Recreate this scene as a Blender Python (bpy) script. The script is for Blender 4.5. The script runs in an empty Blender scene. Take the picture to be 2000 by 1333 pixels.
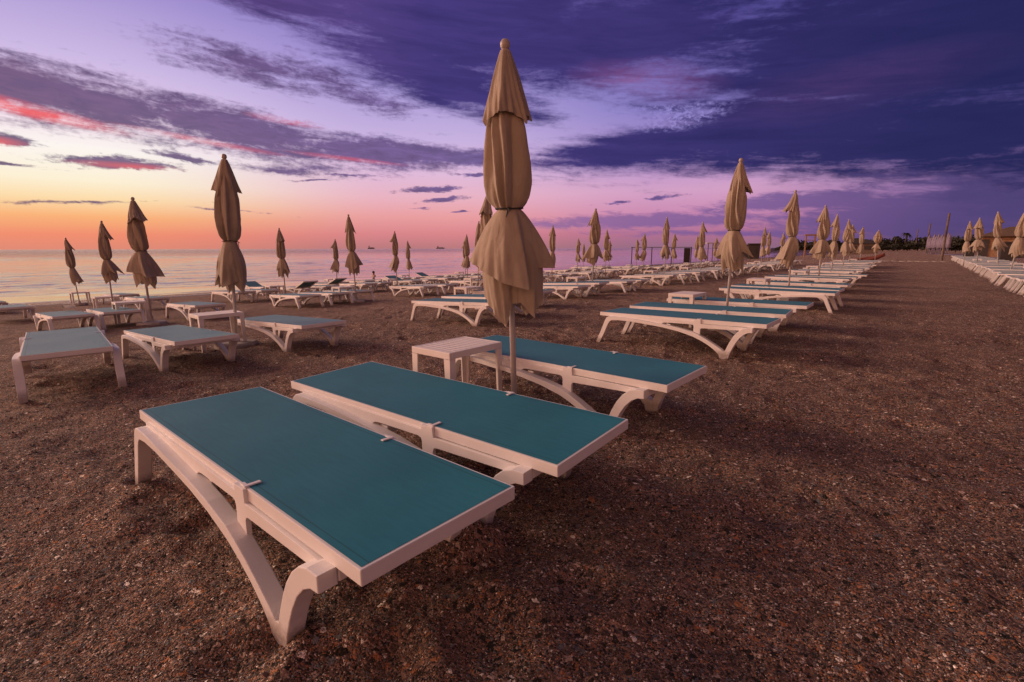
import bpy, bmesh, math, random
import numpy as np
from mathutils import Vector, Matrix

random.seed(11)
sc = bpy.context.scene
C = sc.collection
R = math.radians

# ------------------------------------------------------------------ camera
YAW, PITCH, ROLL, CAMH = 0.690544, 0.185441, -0.002446, 1.12617
cd = bpy.data.cameras.new('camera')
cam = bpy.data.objects.new('camera', cd); C.objects.link(cam)
cd.sensor_width = 36.0; cd.lens = 965.51 / 2000 * 36.0
cd.clip_start = 0.05; cd.clip_end = 30000
f_ = Vector((-math.sin(YAW) * math.cos(PITCH), math.cos(YAW) * math.cos(PITCH), -math.sin(PITCH)))
r_ = Vector((math.cos(YAW), math.sin(YAW), 0)); u_ = r_.cross(f_)
c_, s_ = math.cos(ROLL), math.sin(ROLL)
rr = r_ * c_ + u_ * s_; uu = u_ * c_ - r_ * s_
m = Matrix((rr, uu, -f_)).transposed().to_4x4(); m.translation = Vector((0, 0, CAMH))
cam.matrix_world = m
sc.camera = cam

# ------------------------------------------------------------------ exposure and sun
sc.view_settings.view_transform = 'Standard'; sc.view_settings.look = 'None'
sc.view_settings.gamma = 1.0; sc.view_settings.exposure = 0.0
SUN_AZ, SUN_EL = -110.0, 18.0           # azimuth from +Y, negative towards the sea (-X)
sd = bpy.data.lights.new('sun', 'SUN'); sd.energy = 2.7; sd.angle = R(22); sd.color = (1.0, 0.65, 0.47)
sun = bpy.data.objects.new('sun', sd); C.objects.link(sun)
sdir = Vector((math.sin(R(SUN_AZ)) * math.cos(R(SUN_EL)), math.cos(R(SUN_AZ)) * math.cos(R(SUN_EL)), math.sin(R(SUN_EL))))
sun.rotation_euler = sdir.to_track_quat('Z', 'Y').to_euler()

# ------------------------------------------------------------------ node helper
def lin(c):
    return tuple(((v / 255) / 12.92 if v / 255 <= 0.04045 else ((v / 255 + 0.055) / 1.055) ** 2.4) for v in c) + (1.0,)

class X:
    """a float socket with arithmetic"""
    def __init__(s, nt, o): s.nt = nt; s.o = o
    def _m(s, op, *a, clamp=False):
        n = s.nt.nodes.new('ShaderNodeMath'); n.operation = op; n.use_clamp = clamp
        for i, v in enumerate((s,) + a):
            if isinstance(v, X): s.nt.links.new(v.o, n.inputs[i])
            else: n.inputs[i].default_value = v
        return X(s.nt, n.outputs[0])
    def __add__(s, b): return s._m('ADD', b)
    __radd__ = __add__
    def __sub__(s, b): return s._m('SUBTRACT', b)
    def __mul__(s, b): return s._m('MULTIPLY', b)
    __rmul__ = __mul__
    def __truediv__(s, b): return s._m('DIVIDE', b)
    def mx(s, b): return s._m('MAXIMUM', b)
    def mn(s, b): return s._m('MINIMUM', b)
    def clamp(s): return s._m('ADD', 0.0, clamp=True)
    def sqrt(s): return s._m('SQRT')
    def powr(s, b): return s._m('POWER', b)
    def mad(s, b, c): return s._m('MULTIPLY_ADD', b, c)
    def smooth(s, a, b, lo=0.0, hi=1.0):
        n = s.nt.nodes.new('ShaderNodeMapRange'); n.interpolation_type = 'SMOOTHSTEP'
        s.nt.links.new(s.o, n.inputs[0])
        for i, v in enumerate((a, b, lo, hi)): n.inputs[i + 1].default_value = v
        return X(s.nt, n.outputs[0])

def comb(nt, x, y, z=0.0):
    n = nt.nodes.new('ShaderNodeCombineXYZ')
    for i, v in enumerate((x, y, z)):
        if isinstance(v, X): nt.links.new(v.o, n.inputs[i])
        else: n.inputs[i].default_value = v
    return n.outputs[0]

def noise(nt, vec, scale, detail=4, rough=0.5, dist=0.0, color=False):
    n = nt.nodes.new('ShaderNodeTexNoise'); nt.links.new(vec, n.inputs['Vector'])
    n.inputs['Scale'].default_value = scale; n.inputs['Detail'].default_value = detail
    n.inputs['Roughness'].default_value = rough; n.inputs['Distortion'].default_value = dist
    return n.outputs['Color'] if color else X(nt, n.outputs['Fac'])

def mix(nt, fac, a, b, mode='MIX'):
    n = nt.nodes.new('ShaderNodeMix'); n.data_type = 'RGBA'; n.blend_type = mode
    for i, v in ((0, fac), (6, a), (7, b)):
        if isinstance(v, X): nt.links.new(v.o, n.inputs[i])
        elif isinstance(v, bpy.types.NodeSocket): nt.links.new(v, n.inputs[i])
        else: n.inputs[i].default_value = v
    return n.outputs[2]

def ramp(nt, fac, stops, interp='LINEAR'):
    n = nt.nodes.new('ShaderNodeValToRGB'); n.color_ramp.interpolation = interp
    nt.links.new(fac.o, n.inputs[0]); e = n.color_ramp.elements
    while len(e) < len(stops): e.new(0.5)
    for i, (p, c) in enumerate(stops): e[i].position = p; e[i].color = c
    return n.outputs[0]

# ------------------------------------------------------------------ sky (world)
w = bpy.data.worlds.new('World'); sc.world = w; w.use_nodes = True
nt = w.node_tree; nt.nodes.clear()
tc = nt.nodes.new('ShaderNodeTexCoord')
sp = nt.nodes.new('ShaderNodeSeparateXYZ'); nt.links.new(tc.outputs['Generated'], sp.inputs[0])
dx, dy, dz = (X(nt, sp.outputs[i]) for i in range(3))
az = dx._m('ARCTAN2', dy) * 57.29578
el = dz._m('ARCSINE') * 57.29578
ft = el / 40.0
def col(stops): return ramp(nt, ft.clamp(), [(p / 40.0, lin(c)) for p, c in stops], 'EASE' if False else 'LINEAR')
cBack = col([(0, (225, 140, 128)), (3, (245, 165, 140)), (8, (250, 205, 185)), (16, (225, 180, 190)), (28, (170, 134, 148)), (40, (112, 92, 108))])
cL = col([(0, (226, 138, 118)), (1.3, (243, 142, 112)), (2.8, (252, 180, 122)), (4.3, (255, 222, 172)), (5.8, (255, 242, 214)), (8.4, (255, 248, 242)), (10.5, (249, 228, 240)), (12.5, (228, 206, 236)), (15.5, (206, 186, 230)), (21, (166, 148, 212)), (28, (130, 112, 165)), (40, (104, 90, 116))])
cM = col([(0, (186, 122, 126)), (1.6, (220, 134, 140)), (3.5, (236, 160, 162)), (5.5, (236, 180, 196)), (8, (226, 188, 220)), (11.5, (202, 180, 226)), (16, (172, 156, 218)), (22, (138, 120, 196)), (29, (110, 94, 140)), (40, (92, 80, 104))])
cR = col([(0, (150, 108, 132)), (1.5, (178, 112, 146)), (3.5, (205, 138, 178)), (6, (214, 162, 200)), (9, (182, 150, 208)), (14, (140, 128, 200)), (22, (96, 86, 166)), (30, (80, 70, 112)), (40, (76, 68, 90))])
cF = col([(0, (98, 76, 108)), (2, (96, 74, 122)), (4, (126, 92, 146)), (7, (150, 118, 176)), (12, (90, 80, 150)), (22, (50, 48, 110)), (30, (56, 50, 84)), (40, (66, 58, 76))])
cE = col([(0, (150, 100, 105)), (10, (150, 105, 118)), (25, (110, 84, 98)), (40, (84, 72, 84))])
cS = col([(0, (235, 150, 118)), (8, (248, 176, 140)), (20, (232, 168, 142)), (40, (118, 96, 100))])
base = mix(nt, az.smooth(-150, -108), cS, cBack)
base = mix(nt, az.smooth(-108, -84), base, cL)
base = mix(nt, az.smooth(-79, -52), base, cM)
base = mix(nt, az.smooth(-47, -22), base, cR)
base = mix(nt, az.smooth(-18, 3), base, cF)
base = mix(nt, az.smooth(10, 70), base, cE)
base = mix(nt, az.smooth(95, 160), base, cS)
GLOW = 1.25  # added boost of the unseen sky behind the camera, fills camera-facing sides
# clouds: every bank is a tilted ellipse in azimuth and elevation whose rim is broken up by wind-drawn noise
v0 = comb(nt, az * 0.05, el * 0.16)
wn = noise(nt, v0, 1.0, 5, 0.6, color=True)
sw = nt.nodes.new('ShaderNodeSeparateColor'); nt.links.new(wn, sw.inputs[0])
azw = (X(nt, sw.outputs[0]) - 0.5) * 11.0 + az
elw = (X(nt, sw.outputs[1]) - 0.5) * 3.0 + el
vs = comb(nt, az * 0.10 + el * 0.05, el * 0.75 + az * 0.045, 3.3)
streak = noise(nt, vs, 1.0, 9, 0.62, 0.35)
vf = comb(nt, az * 0.35, el * 1.5 + az * 0.09, 7.0)
fine = noise(nt, vf, 1.0, 6, 0.65, 0.6)
vc = comb(nt, az * 1.6 + el * 0.6, el * 2.6 - az * 0.3, 1.0)
cells = noise(nt, vc, 1.0, 5, 0.6, 0.3)
def ell(a, e, ha, he, tilt, s=1.0, warp=True):
    U = (azw if warp else az) - a; V = (elw if warp else el) - e
    ct, st = math.cos(R(tilt)), math.sin(R(tilt))
    p = (U * (ct / ha) + V * (st / ha)); q = (V * (ct / he) - U * (st / he))
    return ((p * p + q * q).sqrt()).mad(-s, s)
deck = ell(-46, 23.0, 27, 6.4, -8, 1.15)
for e_ in [(-62, 22.8, 17, 3.0, -11, .75), (-50, 18.6, 14, 3.0, -10, .8), (-30, 20.5, 20, 5.2, 0), (-1, 16.5, 27, 9.5, 0), (-12, 10.9, 22, 4.3, 3), (-26, 10.2, 15, 2.6, 5), (10, 6, 12, 6, 0, 1), (0, 9.3, 18, 4.3, 0, 1), (-45, 16.0, 11, 2.2, -12, .8)]:
    deck = deck.mx(ell(*e_))
deck = deck.mx(-1.0)
dd = ((streak - 0.5) * 1.7 + (fine - 0.5) * 1.0 + (cells - 0.5) * 0.35 + deck * 1.5).smooth(-0.22, 0.75)
hole = ell(-23, 13.4, 7, 1.7, 3, 1).mx(0.0)
dcol = ramp(nt, (az / 100.0 + 0.9).clamp(), [(0.25, lin((96, 72, 136))), (0.42, lin((72, 58, 126))), (0.66, lin((62, 52, 116))), (0.8, lin((50, 45, 102))), (0.92, lin((40, 39, 92)))])
pk = ell(-25, 16.8, 9, 2.2, -8, 1).mx(0.0)
pk2 = ell(-8, 14.0, 14, 2.6, 5, .18).mx(0.0)
dcol = mix(nt, ((pk + pk2) * (fine * 1.7)).clamp(), dcol, lin((132, 82, 138)))
dcol = mix(nt, ((streak - 0.42) * 1.5).clamp(), dcol, lin((28, 30, 78)))
dcol = mix(nt, ((cells - 0.45) * 7.0 * hole * 1.6).clamp(), dcol, lin((150, 138, 208)))
out = mix(nt, dd, base, dcol)
# left bank and its small companions
bank = ell(-83, 12.3, 15, 3.0, -3, 1.1)
for e_ in [(-67, 11.3, 15, 2.3, -7), (-53, 9.9, 15, 1.9, -3), (-43, 9.3, 9, 1.4, 0, .8), (-66, 16.6, 8, 1.3, -9, .55), (-55.5, 15.4, 8, 1.2, -15, .5), (-60, 8.2, 7, .8, -2, .6)]:
    bank = bank.mx(ell(*e_))
bank = bank.mx(-1.0)
small = ell(-77, 7.5, 6.0, .62, 0, 1)
for e_ in [(-72, 8.6, 4.5, .5, -5, .9), (-85, 8.4, 2.6, .6, 0, 1), (-62.5, 8.0, 4.2, .42, 0, .8), (-57, 7.5, 3.0, .28, 0, .7), (-49, 6.2, 4.6, .42, 3, .9), (-48, 5.3, 3.2, .28, 4, .8), (-50, 4.5, 1.6, .16, 0, .7), (-45.5, 4.1, 2.4, .14, 0, .7),
           (-43.5, 7.6, 3.6, .36, 0, .8), (-27.5, 5.0, 2.0, .26, 0, .8), (-22.3, 5.2, 2.6, .26, 0, .8), (-84.5, 6.7, 4, .2, 0, .7), (-80, 3.9, 8, .22, 2, .45), (-68, 3.7, 5, .16, 0, .45), (-60, 7.0, 2.4, .14, 0, .6)]:
    small = small.mx(ell(*e_))
elz = elw  # small clouds keep a gentler warp through their thin noise
small = small.mx(-1.0)
bd1 = ((streak - 0.5) * 2.4 + (fine - 0.5) * 1.7 + (cells - 0.5) * 1.1 + bank * 1.7).smooth(-0.25, 0.95)
bd2 = ((fine - 0.5) * 2.6 + (cells - 0.5) * 1.2 + small * 1.5).smooth(0.05, 0.85)
bd = bd1.mx(bd2)
bcol = ramp(nt, (az / 100.0 + 0.9).clamp(), [(0.0, lin((112, 76, 112))), (0.2, lin((112, 82, 132))), (0.45, lin((110, 88, 150))), (0.62, lin((104, 84, 152)))])
bcol = mix(nt, ((fine - 0.38) * 2.6).clamp(), bcol, lin((82, 62, 108)))
red = ell(-84, 11.1, 9.5, .75, -8, 1.5, False).mx(ell(-70, 9.9, 8, .35, -6, .55, False)).mx(ell(-57, 9.2, 7, .3, -4, .45, False)).mx(ell(-85, 8.2, 3, .6, 0, 1, False)).mx(ell(-76, 7.2, 5, .4, 0, .6, False)).mx(ell(-62, 12.4, 5, .5, -4, .6, False)).mx(0.0)
bcol = mix(nt, (red * (streak * 2.4)).clamp(), bcol, lin((238, 80, 86)))
out = mix(nt, bd * 0.92, out, bcol)
# thin violet veils low on the right
veil = ell(-24, 3.0, 15, 1.0, 1)
for e_ in [(-11, 4.2, 11, 1.0, 3), (-1, 3.0, 13, 3.0, 2), (-16, 1.6, 14, .5, 0, .6)]:
    veil = veil.mx(ell(*e_))
vd = ((fine - 0.5) * 1.8 + (streak - 0.5) * 0.9 + veil.mx(-1.0) * 1.0).smooth(-0.1, 0.5)
vcol = ramp(nt, (az / 100.0 + 0.9).clamp(), [(0.5, lin((152, 108, 160))), (0.75, lin((116, 88, 150))), (0.92, lin((84, 68, 122)))])
out = mix(nt, vd * 0.85, out, vcol)
# a real twilight sky adds a trace of physical light
sky = nt.nodes.new('ShaderNodeTexSky'); sky.sky_type = 'NISHITA'; sky.sun_disc = False
sky.sun_elevation = R(SUN_EL); sky.sun_rotation = R(SUN_AZ)
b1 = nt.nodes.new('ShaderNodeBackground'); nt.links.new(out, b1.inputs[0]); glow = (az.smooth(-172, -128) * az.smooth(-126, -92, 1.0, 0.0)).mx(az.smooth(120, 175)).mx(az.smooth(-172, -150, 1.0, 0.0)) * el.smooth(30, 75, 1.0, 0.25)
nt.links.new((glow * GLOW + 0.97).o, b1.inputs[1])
b2 = nt.nodes.new('ShaderNodeBackground'); nt.links.new(sky.outputs[0], b2.inputs[0]); b2.inputs[1].default_value = 0.001
ad = nt.nodes.new('ShaderNodeAddShader'); nt.links.new(b1.outputs[0], ad.inputs[0]); nt.links.new(b2.outputs[0], ad.inputs[1])
wo = nt.nodes.new('ShaderNodeOutputWorld'); nt.links.new(ad.outputs[0], wo.inputs[0])
w.cycles.sampling_method = 'MANUAL'; w.cycles.sample_map_resolution = 512

# ------------------------------------------------------------------ materials
def material(name, rough=0.6, colour=(0.5, 0.5, 0.5, 1)):
    mt = bpy.data.materials.new(name); mt.use_nodes = True
    n = mt.node_tree; b = n.nodes['Principled BSDF']
    b.inputs['Roughness'].default_value = rough; b.inputs['Base Color'].default_value = colour
    return mt, n, b
def bump(n, b, h, strength, dist=0.01, prev=None):
    bp = n.nodes.new('ShaderNodeBump'); bp.inputs['Strength'].default_value = strength
    bp.inputs['Distance'].default_value = dist; n.links.new(h.o, bp.inputs['Height'])
    if prev: n.links.new(prev, bp.inputs['Normal'])
    if b is not None: n.links.new(bp.outputs[0], b.inputs['Normal'])
    return bp.outputs[0]
def objco(n):
    t = n.nodes.new('ShaderNodeTexCoord'); return t.outputs['Object']
def geopos(n):
    g = n.nodes.new('ShaderNodeNewGeometry'); return g.outputs['Position']

def plain(name, colour, rough=0.6, var=0.25, scale=6.0, bs=0.15, bscale=60.0, bd_=0.004):
    mt, n, b = material(name, rough)
    o = objco(n); a = noise(n, o, scale, 6, 0.6)
    dark = tuple(v * (1 - var) for v in colour[:3]) + (1,); lite = tuple(min(1, v * (1 + var * 0.5)) for v in colour[:3]) + (1,)
    n.links.new(ramp(n, a, [(0.3, dark), (0.7, lite)]), b.inputs['Base Color'])
    bump(n, b, noise(n, o, bscale, 4), bs, bd_)
    return mt

# white moulded resin, a little dusty, with sand thrown up on the feet
def resin(name, colour, dirt=0.5):
    mt, n, b = material(name, 0.42)
    o = objco(n); s = n.nodes.new('ShaderNodeSeparateXYZ'); n.links.new(o, s.inputs[0])
    a = noise(n, o, 5.0, 8, 0.65); g = noise(n, o, 90.0, 4, 0.6)
    c = mix(n, ((a - 0.45) * 1.6).clamp(), colour, tuple(v * k for v, k in zip(colour[:3], (0.84, 0.80, 0.76))) + (1,))
    z = X(n, s.outputs[2])
    low = (z.smooth(0.0, 0.11, 1.0, 0.0) + (g - 0.5) * 0.9 - 0.30).clamp() * dirt
    c = mix(n, low, c, (0.16, 0.10, 0.075, 1))
    sm = noise(n, o, 2.2, 9, 0.72)
    c = mix(n, ((sm - 0.60) * 3.0).clamp() * 0.35, c, (0.30, 0.22, 0.18, 1))
    n.links.new(c, b.inputs['Base Color'])
    n.links.new((a * 0.3 + 0.32).o, b.inputs['Roughness'])
    bump(n, b, noise(n, o, 160.0, 3), 0.25, 0.0015)
    return mt
M_white = resin('white_resin', (0.78, 0.75, 0.73, 1), 0.9)
M_table = resin('white_table_resin', (0.76, 0.71, 0.67, 1))

# teal woven sling
def sling_mat(name, c0, c1, rough):
    mt, n, b = material(name, rough)
    o = objco(n); s = n.nodes.new('ShaderNodeSeparateXYZ'); n.links.new(o, s.inputs[0])
    x, y = X(n, s.outputs[0]), X(n, s.outputs[1])
    a = noise(n, o, 2.4, 8, 0.6)
    st = noise(n, comb(n, x * 8.0, y * 60.0), 1.0, 5, 0.6)
    c = mix(n, ((a - 0.3) * 1.6 + (st - 0.5) * 1.1).clamp(), c0, c1)
    spots = noise(n, o, 30.0, 5, 0.7)
    c = mix(n, ((spots - 0.66) * 6).clamp() * 0.5, c, (0.10, 0.10, 0.09, 1))
    seam = (y._m('ABSOLUTE') - 0.256)._m('ABSOLUTE').smooth(0.0012, 0.0028, 0.55, 0.0)
    c = mix(n, seam, c, (0.004, 0.05, 0.06, 1))
    grit = noise(n, o, 260.0, 2, 0.5); where = noise(n, o, 3.3, 4, 0.6)
    c = mix(n, ((grit - 0.66) * 14).clamp() * ((where - 0.45) * 5).clamp() * 0.7, c, (0.20, 0.14, 0.10, 1))
    n.links.new(c, b.inputs['Base Color'])
    wv = (x * 1700.0)._m('SINE') * (y * 1700.0)._m('SINE')
    bump(n, b, wv, 0.12, 0.0006)
    b.inputs['Specular IOR Level'].default_value = 0.3
    b.inputs['Sheen Weight'].default_value = 0.03
    return mt
M_sling = sling_mat('teal_sling', (0.005, 0.145, 0.200, 1), (0.014, 0.210, 0.275, 1), 0.55)
M_sling_sheen = sling_mat('sheen_teal_sling', (0.07, 0.215, 0.255, 1), (0.14, 0.29, 0.32, 1), 0.5)  # paler copy of the teal: grazing sky reflection put into the colour

# sand-coloured parasol canvas
mt, n, b = material('parasol_canvas', 0.85)
o = objco(n); a = noise(n, o, 3.0, 8, 0.6); wv = noise(n, o, 420.0, 2, 0.5)
cc = ramp(n, a, [(0.3, (0.345, 0.262, 0.188, 1)), (0.7, (0.47, 0.372, 0.275, 1))])
n.links.new(cc, b.inputs['Base Color'])
so = n.nodes.new('ShaderNodeVectorMath'); so.operation = 'MULTIPLY'; n.links.new(o, so.inputs[0]); so.inputs[1].default_value = (1, 1, 0.16)
nb = bump(n, None, noise(n, so.outputs[0], 15.0, 3, 0.45, 0.5), 0.42, 0.03)
nb = bump(n, None, noise(n, o, 8.0, 4, 0.5, 0.4), 0.3, 0.03, nb)
bump(n, b, wv, 0.25, 0.002, nb)
b.inputs['Sheen Weight'].default_value = 0.15
tr = n.nodes.new('ShaderNodeBsdfTranslucent'); n.links.new(cc, tr.inputs[0])
ms = n.nodes.new('ShaderNodeMixShader'); ms.inputs[0].default_value = 0.16
n.links.new(b.outputs[0], ms.inputs[1]); n.links.new(tr.outputs[0], ms.inputs[2])
n.links.new(ms.outputs[0], n.nodes['Material Output'].inputs[0])
M_canvas = mt
M_pole = plain('painted_pole', (0.52, 0.48, 0.46, 1), 0.4, 0.15, 9)
M_knob = plain('parasol_finial_plastic', (0.42, 0.35, 0.30, 1), 0.4)
M_cord = plain('black_cord', (0.02, 0.02, 0.022, 1), 0.7)
M_slab = plain('concrete_base', (0.42, 0.37, 0.34, 1), 0.85, 0.35, 7, 0.4, 70, 0.01)
M_wood = plain('weathered_wood', (0.16, 0.11, 0.085, 1), 0.8, 0.4, 4)
M_warm = plain('oiled_wood', (0.36, 0.20, 0.10, 1), 0.75, 0.4, 3)
M_dark = plain('dark_panel', (0.045, 0.035, 0.032, 1), 0.8, 0.3, 3)
M_red = plain('red_hull_paint', (0.24, 0.065, 0.04, 1), 0.6, 0.3, 5)
M_thatch = plain('reed_thatch', (0.16, 0.10, 0.06, 1), 0.95, 0.5, 12, 0.8, 50, 0.05)
M_wall = plain('pale_render', (0.50, 0.44, 0.42, 1), 0.8, 0.2, 2)
M_leaf = plain('dark_foliage', (0.035, 0.035, 0.022, 1), 0.8, 0.5, 3)
M_trunk = plain('trunk_bark', (0.09, 0.065, 0.05, 1), 0.9, 0.4, 6)
M_mauve = plain('pale_awning_cloth', (0.21, 0.165, 0.235, 1), 0.8, 0.4, 3)
M_rope = plain('pale_rope', (0.55, 0.50, 0.44, 1), 0.8, 0.2, 6)
M_skin = plain('skin', (0.30, 0.16, 0.11, 1), 0.6, 0.15)
M_hair = plain('dark_hair', (0.02, 0.015, 0.012, 1), 0.7)
M_ship = plain('ship_paint', (0.16, 0.12, 0.14, 1), 0.8)

# coarse shelly beach sand
mt, n, b = material('shelly_sand', 0.9)
p = geopos(n); s = n.nodes.new('ShaderNodeSeparateXYZ'); n.links.new(p, s.inputs[0])
px, py = X(n, s.outputs[0]), X(n, s.outputs[1])
flat = comb(n, px, py, 0.0)
warp = noise(n, flat, 40, 3, 0.6, color=True)
va = n.nodes.new('ShaderNodeVectorMath'); va.operation = 'MULTIPLY_ADD'
n.links.new(warp, va.inputs[0]); va.inputs[1].default_value = (0.012, 0.012, 0); n.links.new(flat, va.inputs[2])
def voro(scale, vec, feature='F1'):
    q = n.nodes.new('ShaderNodeTexVoronoi'); q.inputs['Scale'].default_value = scale; q.feature = feature
    n.links.new(vec, q.inputs['Vector']); return q
q1 = voro(150, va.outputs[0]); q2 = voro(62, va.outputs[0]); q3 = voro(330, flat)
def chan(q, i):
    z = n.nodes.new('ShaderNodeSeparateColor'); n.links.new(q.outputs['Color'], z.inputs[0]); return X(n, z.outputs[i])
pal = [(0.0, (0.022, 0.018, 0.013, 1)), (0.24, (0.084, 0.053, 0.040, 1)), (0.45, (0.165, 0.098, 0.070, 1)), (0.64, (0.25, 0.150, 0.108, 1)), (0.79, (0.31, 0.130, 0.060, 1)),
       (0.87, (0.125, 0.125, 0.125, 1)), (0.93, (0.44, 0.32, 0.25, 1)), (0.98, (0.72, 0.62, 0.52, 1))]
c1 = ramp(n, chan(q1, 0), pal, 'CONSTANT'); c3 = ramp(n, chan(q3, 0), pal, 'CONSTANT'); c2 = ramp(n, chan(q2, 0), pal, 'CONSTANT')
c = mix(n, (chan(q1, 1)).smooth(0.45, 0.55), c3, c1)
c = mix(n, (chan(q2, 1)).smooth(0.84, 0.86), c, c2)
big = noise(n, flat, 0.9, 8, 0.62); mid = noise(n, flat, 7.0, 7, 0.65)
tone = (big - 0.5) * 0.9 + (mid - 0.5) * 1.3 + 1.0
vm = n.nodes.new('ShaderNodeVectorMath'); vm.operation = 'SCALE'; n.links.new(c, vm.inputs[0]); n.links.new((tone.mx(0.3) * 1.95).o, vm.inputs[3])
c = vm.outputs[0]
c = mix(n, ((noise(n, flat, 2.2, 6, 0.6) - 0.50) * 2.2).clamp() * 0.5, c, (0.20, 0.108, 0.074, 1))
wetn = (px + (noise(n, flat, 0.35, 4, 0.5) - 0.5) * 2.2)
wet = wetn.smooth(-26.0, -23.8, 1.0, 0.0)
c = mix(n, wet * 0.75, c, (0.052, 0.034, 0.028, 1))
n.links.new(c, b.inputs['Base Color'])
n.links.new((wet * -0.72 + 0.92).o, b.inputs['Roughness'])
b.inputs['Specular IOR Level'].default_value = 0.3
h1 = X(n, q1.outputs['Distance']); h2 = X(n, q2.outputs['Distance']); h3 = X(n, q3.outputs['Distance'])
nrm = bump(n, None, noise(n, flat, 22.0, 7, 0.7), 0.9, 0.035)
nrm = bump(n, None, noise(n, flat, 3.2, 5, 0.6), 0.6, 0.10, nrm)
bump(n, b, (h1 * -1.0 + h2 * -0.6 + h3 * -0.4), 1.0, 0.011, nrm)
M_sand = mt

# water
mt, n, b = material('sea_water', 0.12, (0.055, 0.045, 0.045, 1))
p = geopos(n); s = n.nodes.new('ShaderNodeSeparateXYZ'); n.links.new(p, s.inputs[0])
px, py = X(n, s.outputs[0]), X(n, s.outputs[1])
w1 = noise(n, comb(n, px * 0.42, py * 0.13), 1.0, 8, 0.68, 0.5)
w2 = noise(n, comb(n, px * 1.7, py * 0.8), 1.0, 6, 0.65, 0.3)
shal = px.smooth(-42, -28.5, 1.0, 0.10)
hh = (w1 * 1.0 + w2 * 0.35) * shal
farw = px.smooth(-400, -90, 1.0, 0.0)
bump(n, b, hh * (farw * 9.0 + 1.0), 1.0, 0.06)
b.inputs['IOR'].default_value = 1.33
b.inputs['Specular IOR Level'].default_value = 0.85
b.inputs['Specular Tint'].default_value = (1.0, 0.77, 0.50, 1)
foamn = noise(n, comb(n, px * 1.2, py * 0.35), 1.0, 6, 0.65)
line = ((px + 28.2 + (noise(n, comb(n, py * 0.18, 0.0), 1.0, 4, 0.6) - 0.5) * 3.0)._m('ABSOLUTE')).smooth(0.0, 0.55, 1.0, 0.0)
l2 = ((px + 33.0 + (noise(n, comb(n, py * 0.12, 4.0), 1.0, 4, 0.6) - 0.5) * 5.0)._m('ABSOLUTE')).smooth(0.0, 0.8, 1.0, 0.0)
fm = ((line + l2 * 0.7) * ((foamn - 0.38) * 4.0).clamp()).clamp()
n.links.new(mix(n, fm, (0.27, 0.165, 0.09, 1), (0.62, 0.55, 0.50, 1)), b.inputs['Base Color'])
n.links.new((fm * 0.6 + farw * 0.12 + 0.04).o, b.inputs['Roughness'])
M_sea = mt

# ------------------------------------------------------------------ object helpers
def obj(name, bm, mats, parent=None, smooth=False, loc=None):
    me = bpy.data.meshes.new(name)
    bmesh.ops.recalc_face_normals(bm, faces=bm.faces[:])
    bm.to_mesh(me); bm.free()
    for q in (mats if isinstance(mats, (list, tuple)) else [mats]): me.materials.append(q)
    if smooth: me.polygons.foreach_set('use_smooth', [True] * len(me.polygons))
    o = bpy.data.objects.new(name, me); C.objects.link(o)
    if parent: o.parent = parent
    if loc: o.location = loc
    return o
def tag(o, label=None, cat=None, group=None, kind=None):
    if label: o['label'] = label
    if cat: o['category'] = cat
    if group: o['group'] = group
    if kind: o['kind'] = kind
    return o
def thing(name, label, cat, loc=(0, 0, 0), rot=(0, 0, 0), group=None):
    o = bpy.data.objects.new(name, None); C.objects.link(o); o.empty_display_size = 0.1
    o.location = loc; o.rotation_euler = rot
    return tag(o, label, cat, group)
def copy_tree(o, parent=None):
    c = o.copy(); C.objects.link(c); c.parent = parent
    for ch in o.children: copy_tree(ch, c)
    return c

def box(bm, c, sx, sy, sz, rot=None, bevel=0.0):
    r = bmesh.ops.create_cube(bm, size=1.0)
    vs = r['verts']
    for v in vs: v.co = Vector((v.co.x * sx, v.co.y * sy, v.co.z * sz))
    if bevel > 0:
        es = list({e for v in vs for e in v.link_edges})
        rr_ = bmesh.ops.bevel(bm, geom=es, offset=bevel, segments=2, affect='EDGES', profile=0.6)
        vs = list({v for f in rr_['faces'] for v in f.verts} | {v for v in vs if v.is_valid})
    M = (Matrix.Translation(c) @ (rot.to_4x4() if rot else Matrix.Identity(4)))
    bmesh.ops.transform(bm, matrix=M, verts=vs)
    return vs
def prism(bm, pts, y0, y1, bevel=0.0):
    """outline in (x, z) extruded from y0 to y1"""
    vs = [bm.verts.new((x, y0, z)) for x, z in pts]
    f = bm.faces.new(vs)
    r = bmesh.ops.extrude_face_region(bm, geom=[f])
    nv = [g for g in r['geom'] if isinstance(g, bmesh.types.BMVert)]
    for v in nv: v.co.y = y1
    if bevel > 0:
        caps = [g for g in r['geom'] if isinstance(g, bmesh.types.BMFace)] + [f]
        es = list({e for c_f in caps for e in c_f.edges})
        bmesh.ops.bevel(bm, geom=es, offset=bevel, segments=2, affect='EDGES', profile=0.6)
def tube(bm, a, b_, r0, r1=None, seg=12, caps=True):
    a, b_ = Vector(a), Vector(b_); r1 = r0 if r1 is None else r1
    q = (b_ - a).to_track_quat('Z', 'Y')
    R0 = [bm.verts.new(a + q @ Vector((r0 * math.cos(t), r0 * math.sin(t), 0))) for t in [2 * math.pi * i / seg for i in range(seg)]]
    R1 = [bm.verts.new(b_ + q @ Vector((r1 * math.cos(t), r1 * math.sin(t), 0))) for t in [2 * math.pi * i / seg for i in range(seg)]]
    for i in range(seg): bm.faces.new((R0[i], R0[(i + 1) % seg], R1[(i + 1) % seg], R1[i]))
    if caps: bm.faces.new(R0[::-1]); bm.faces.new(R1)
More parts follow.
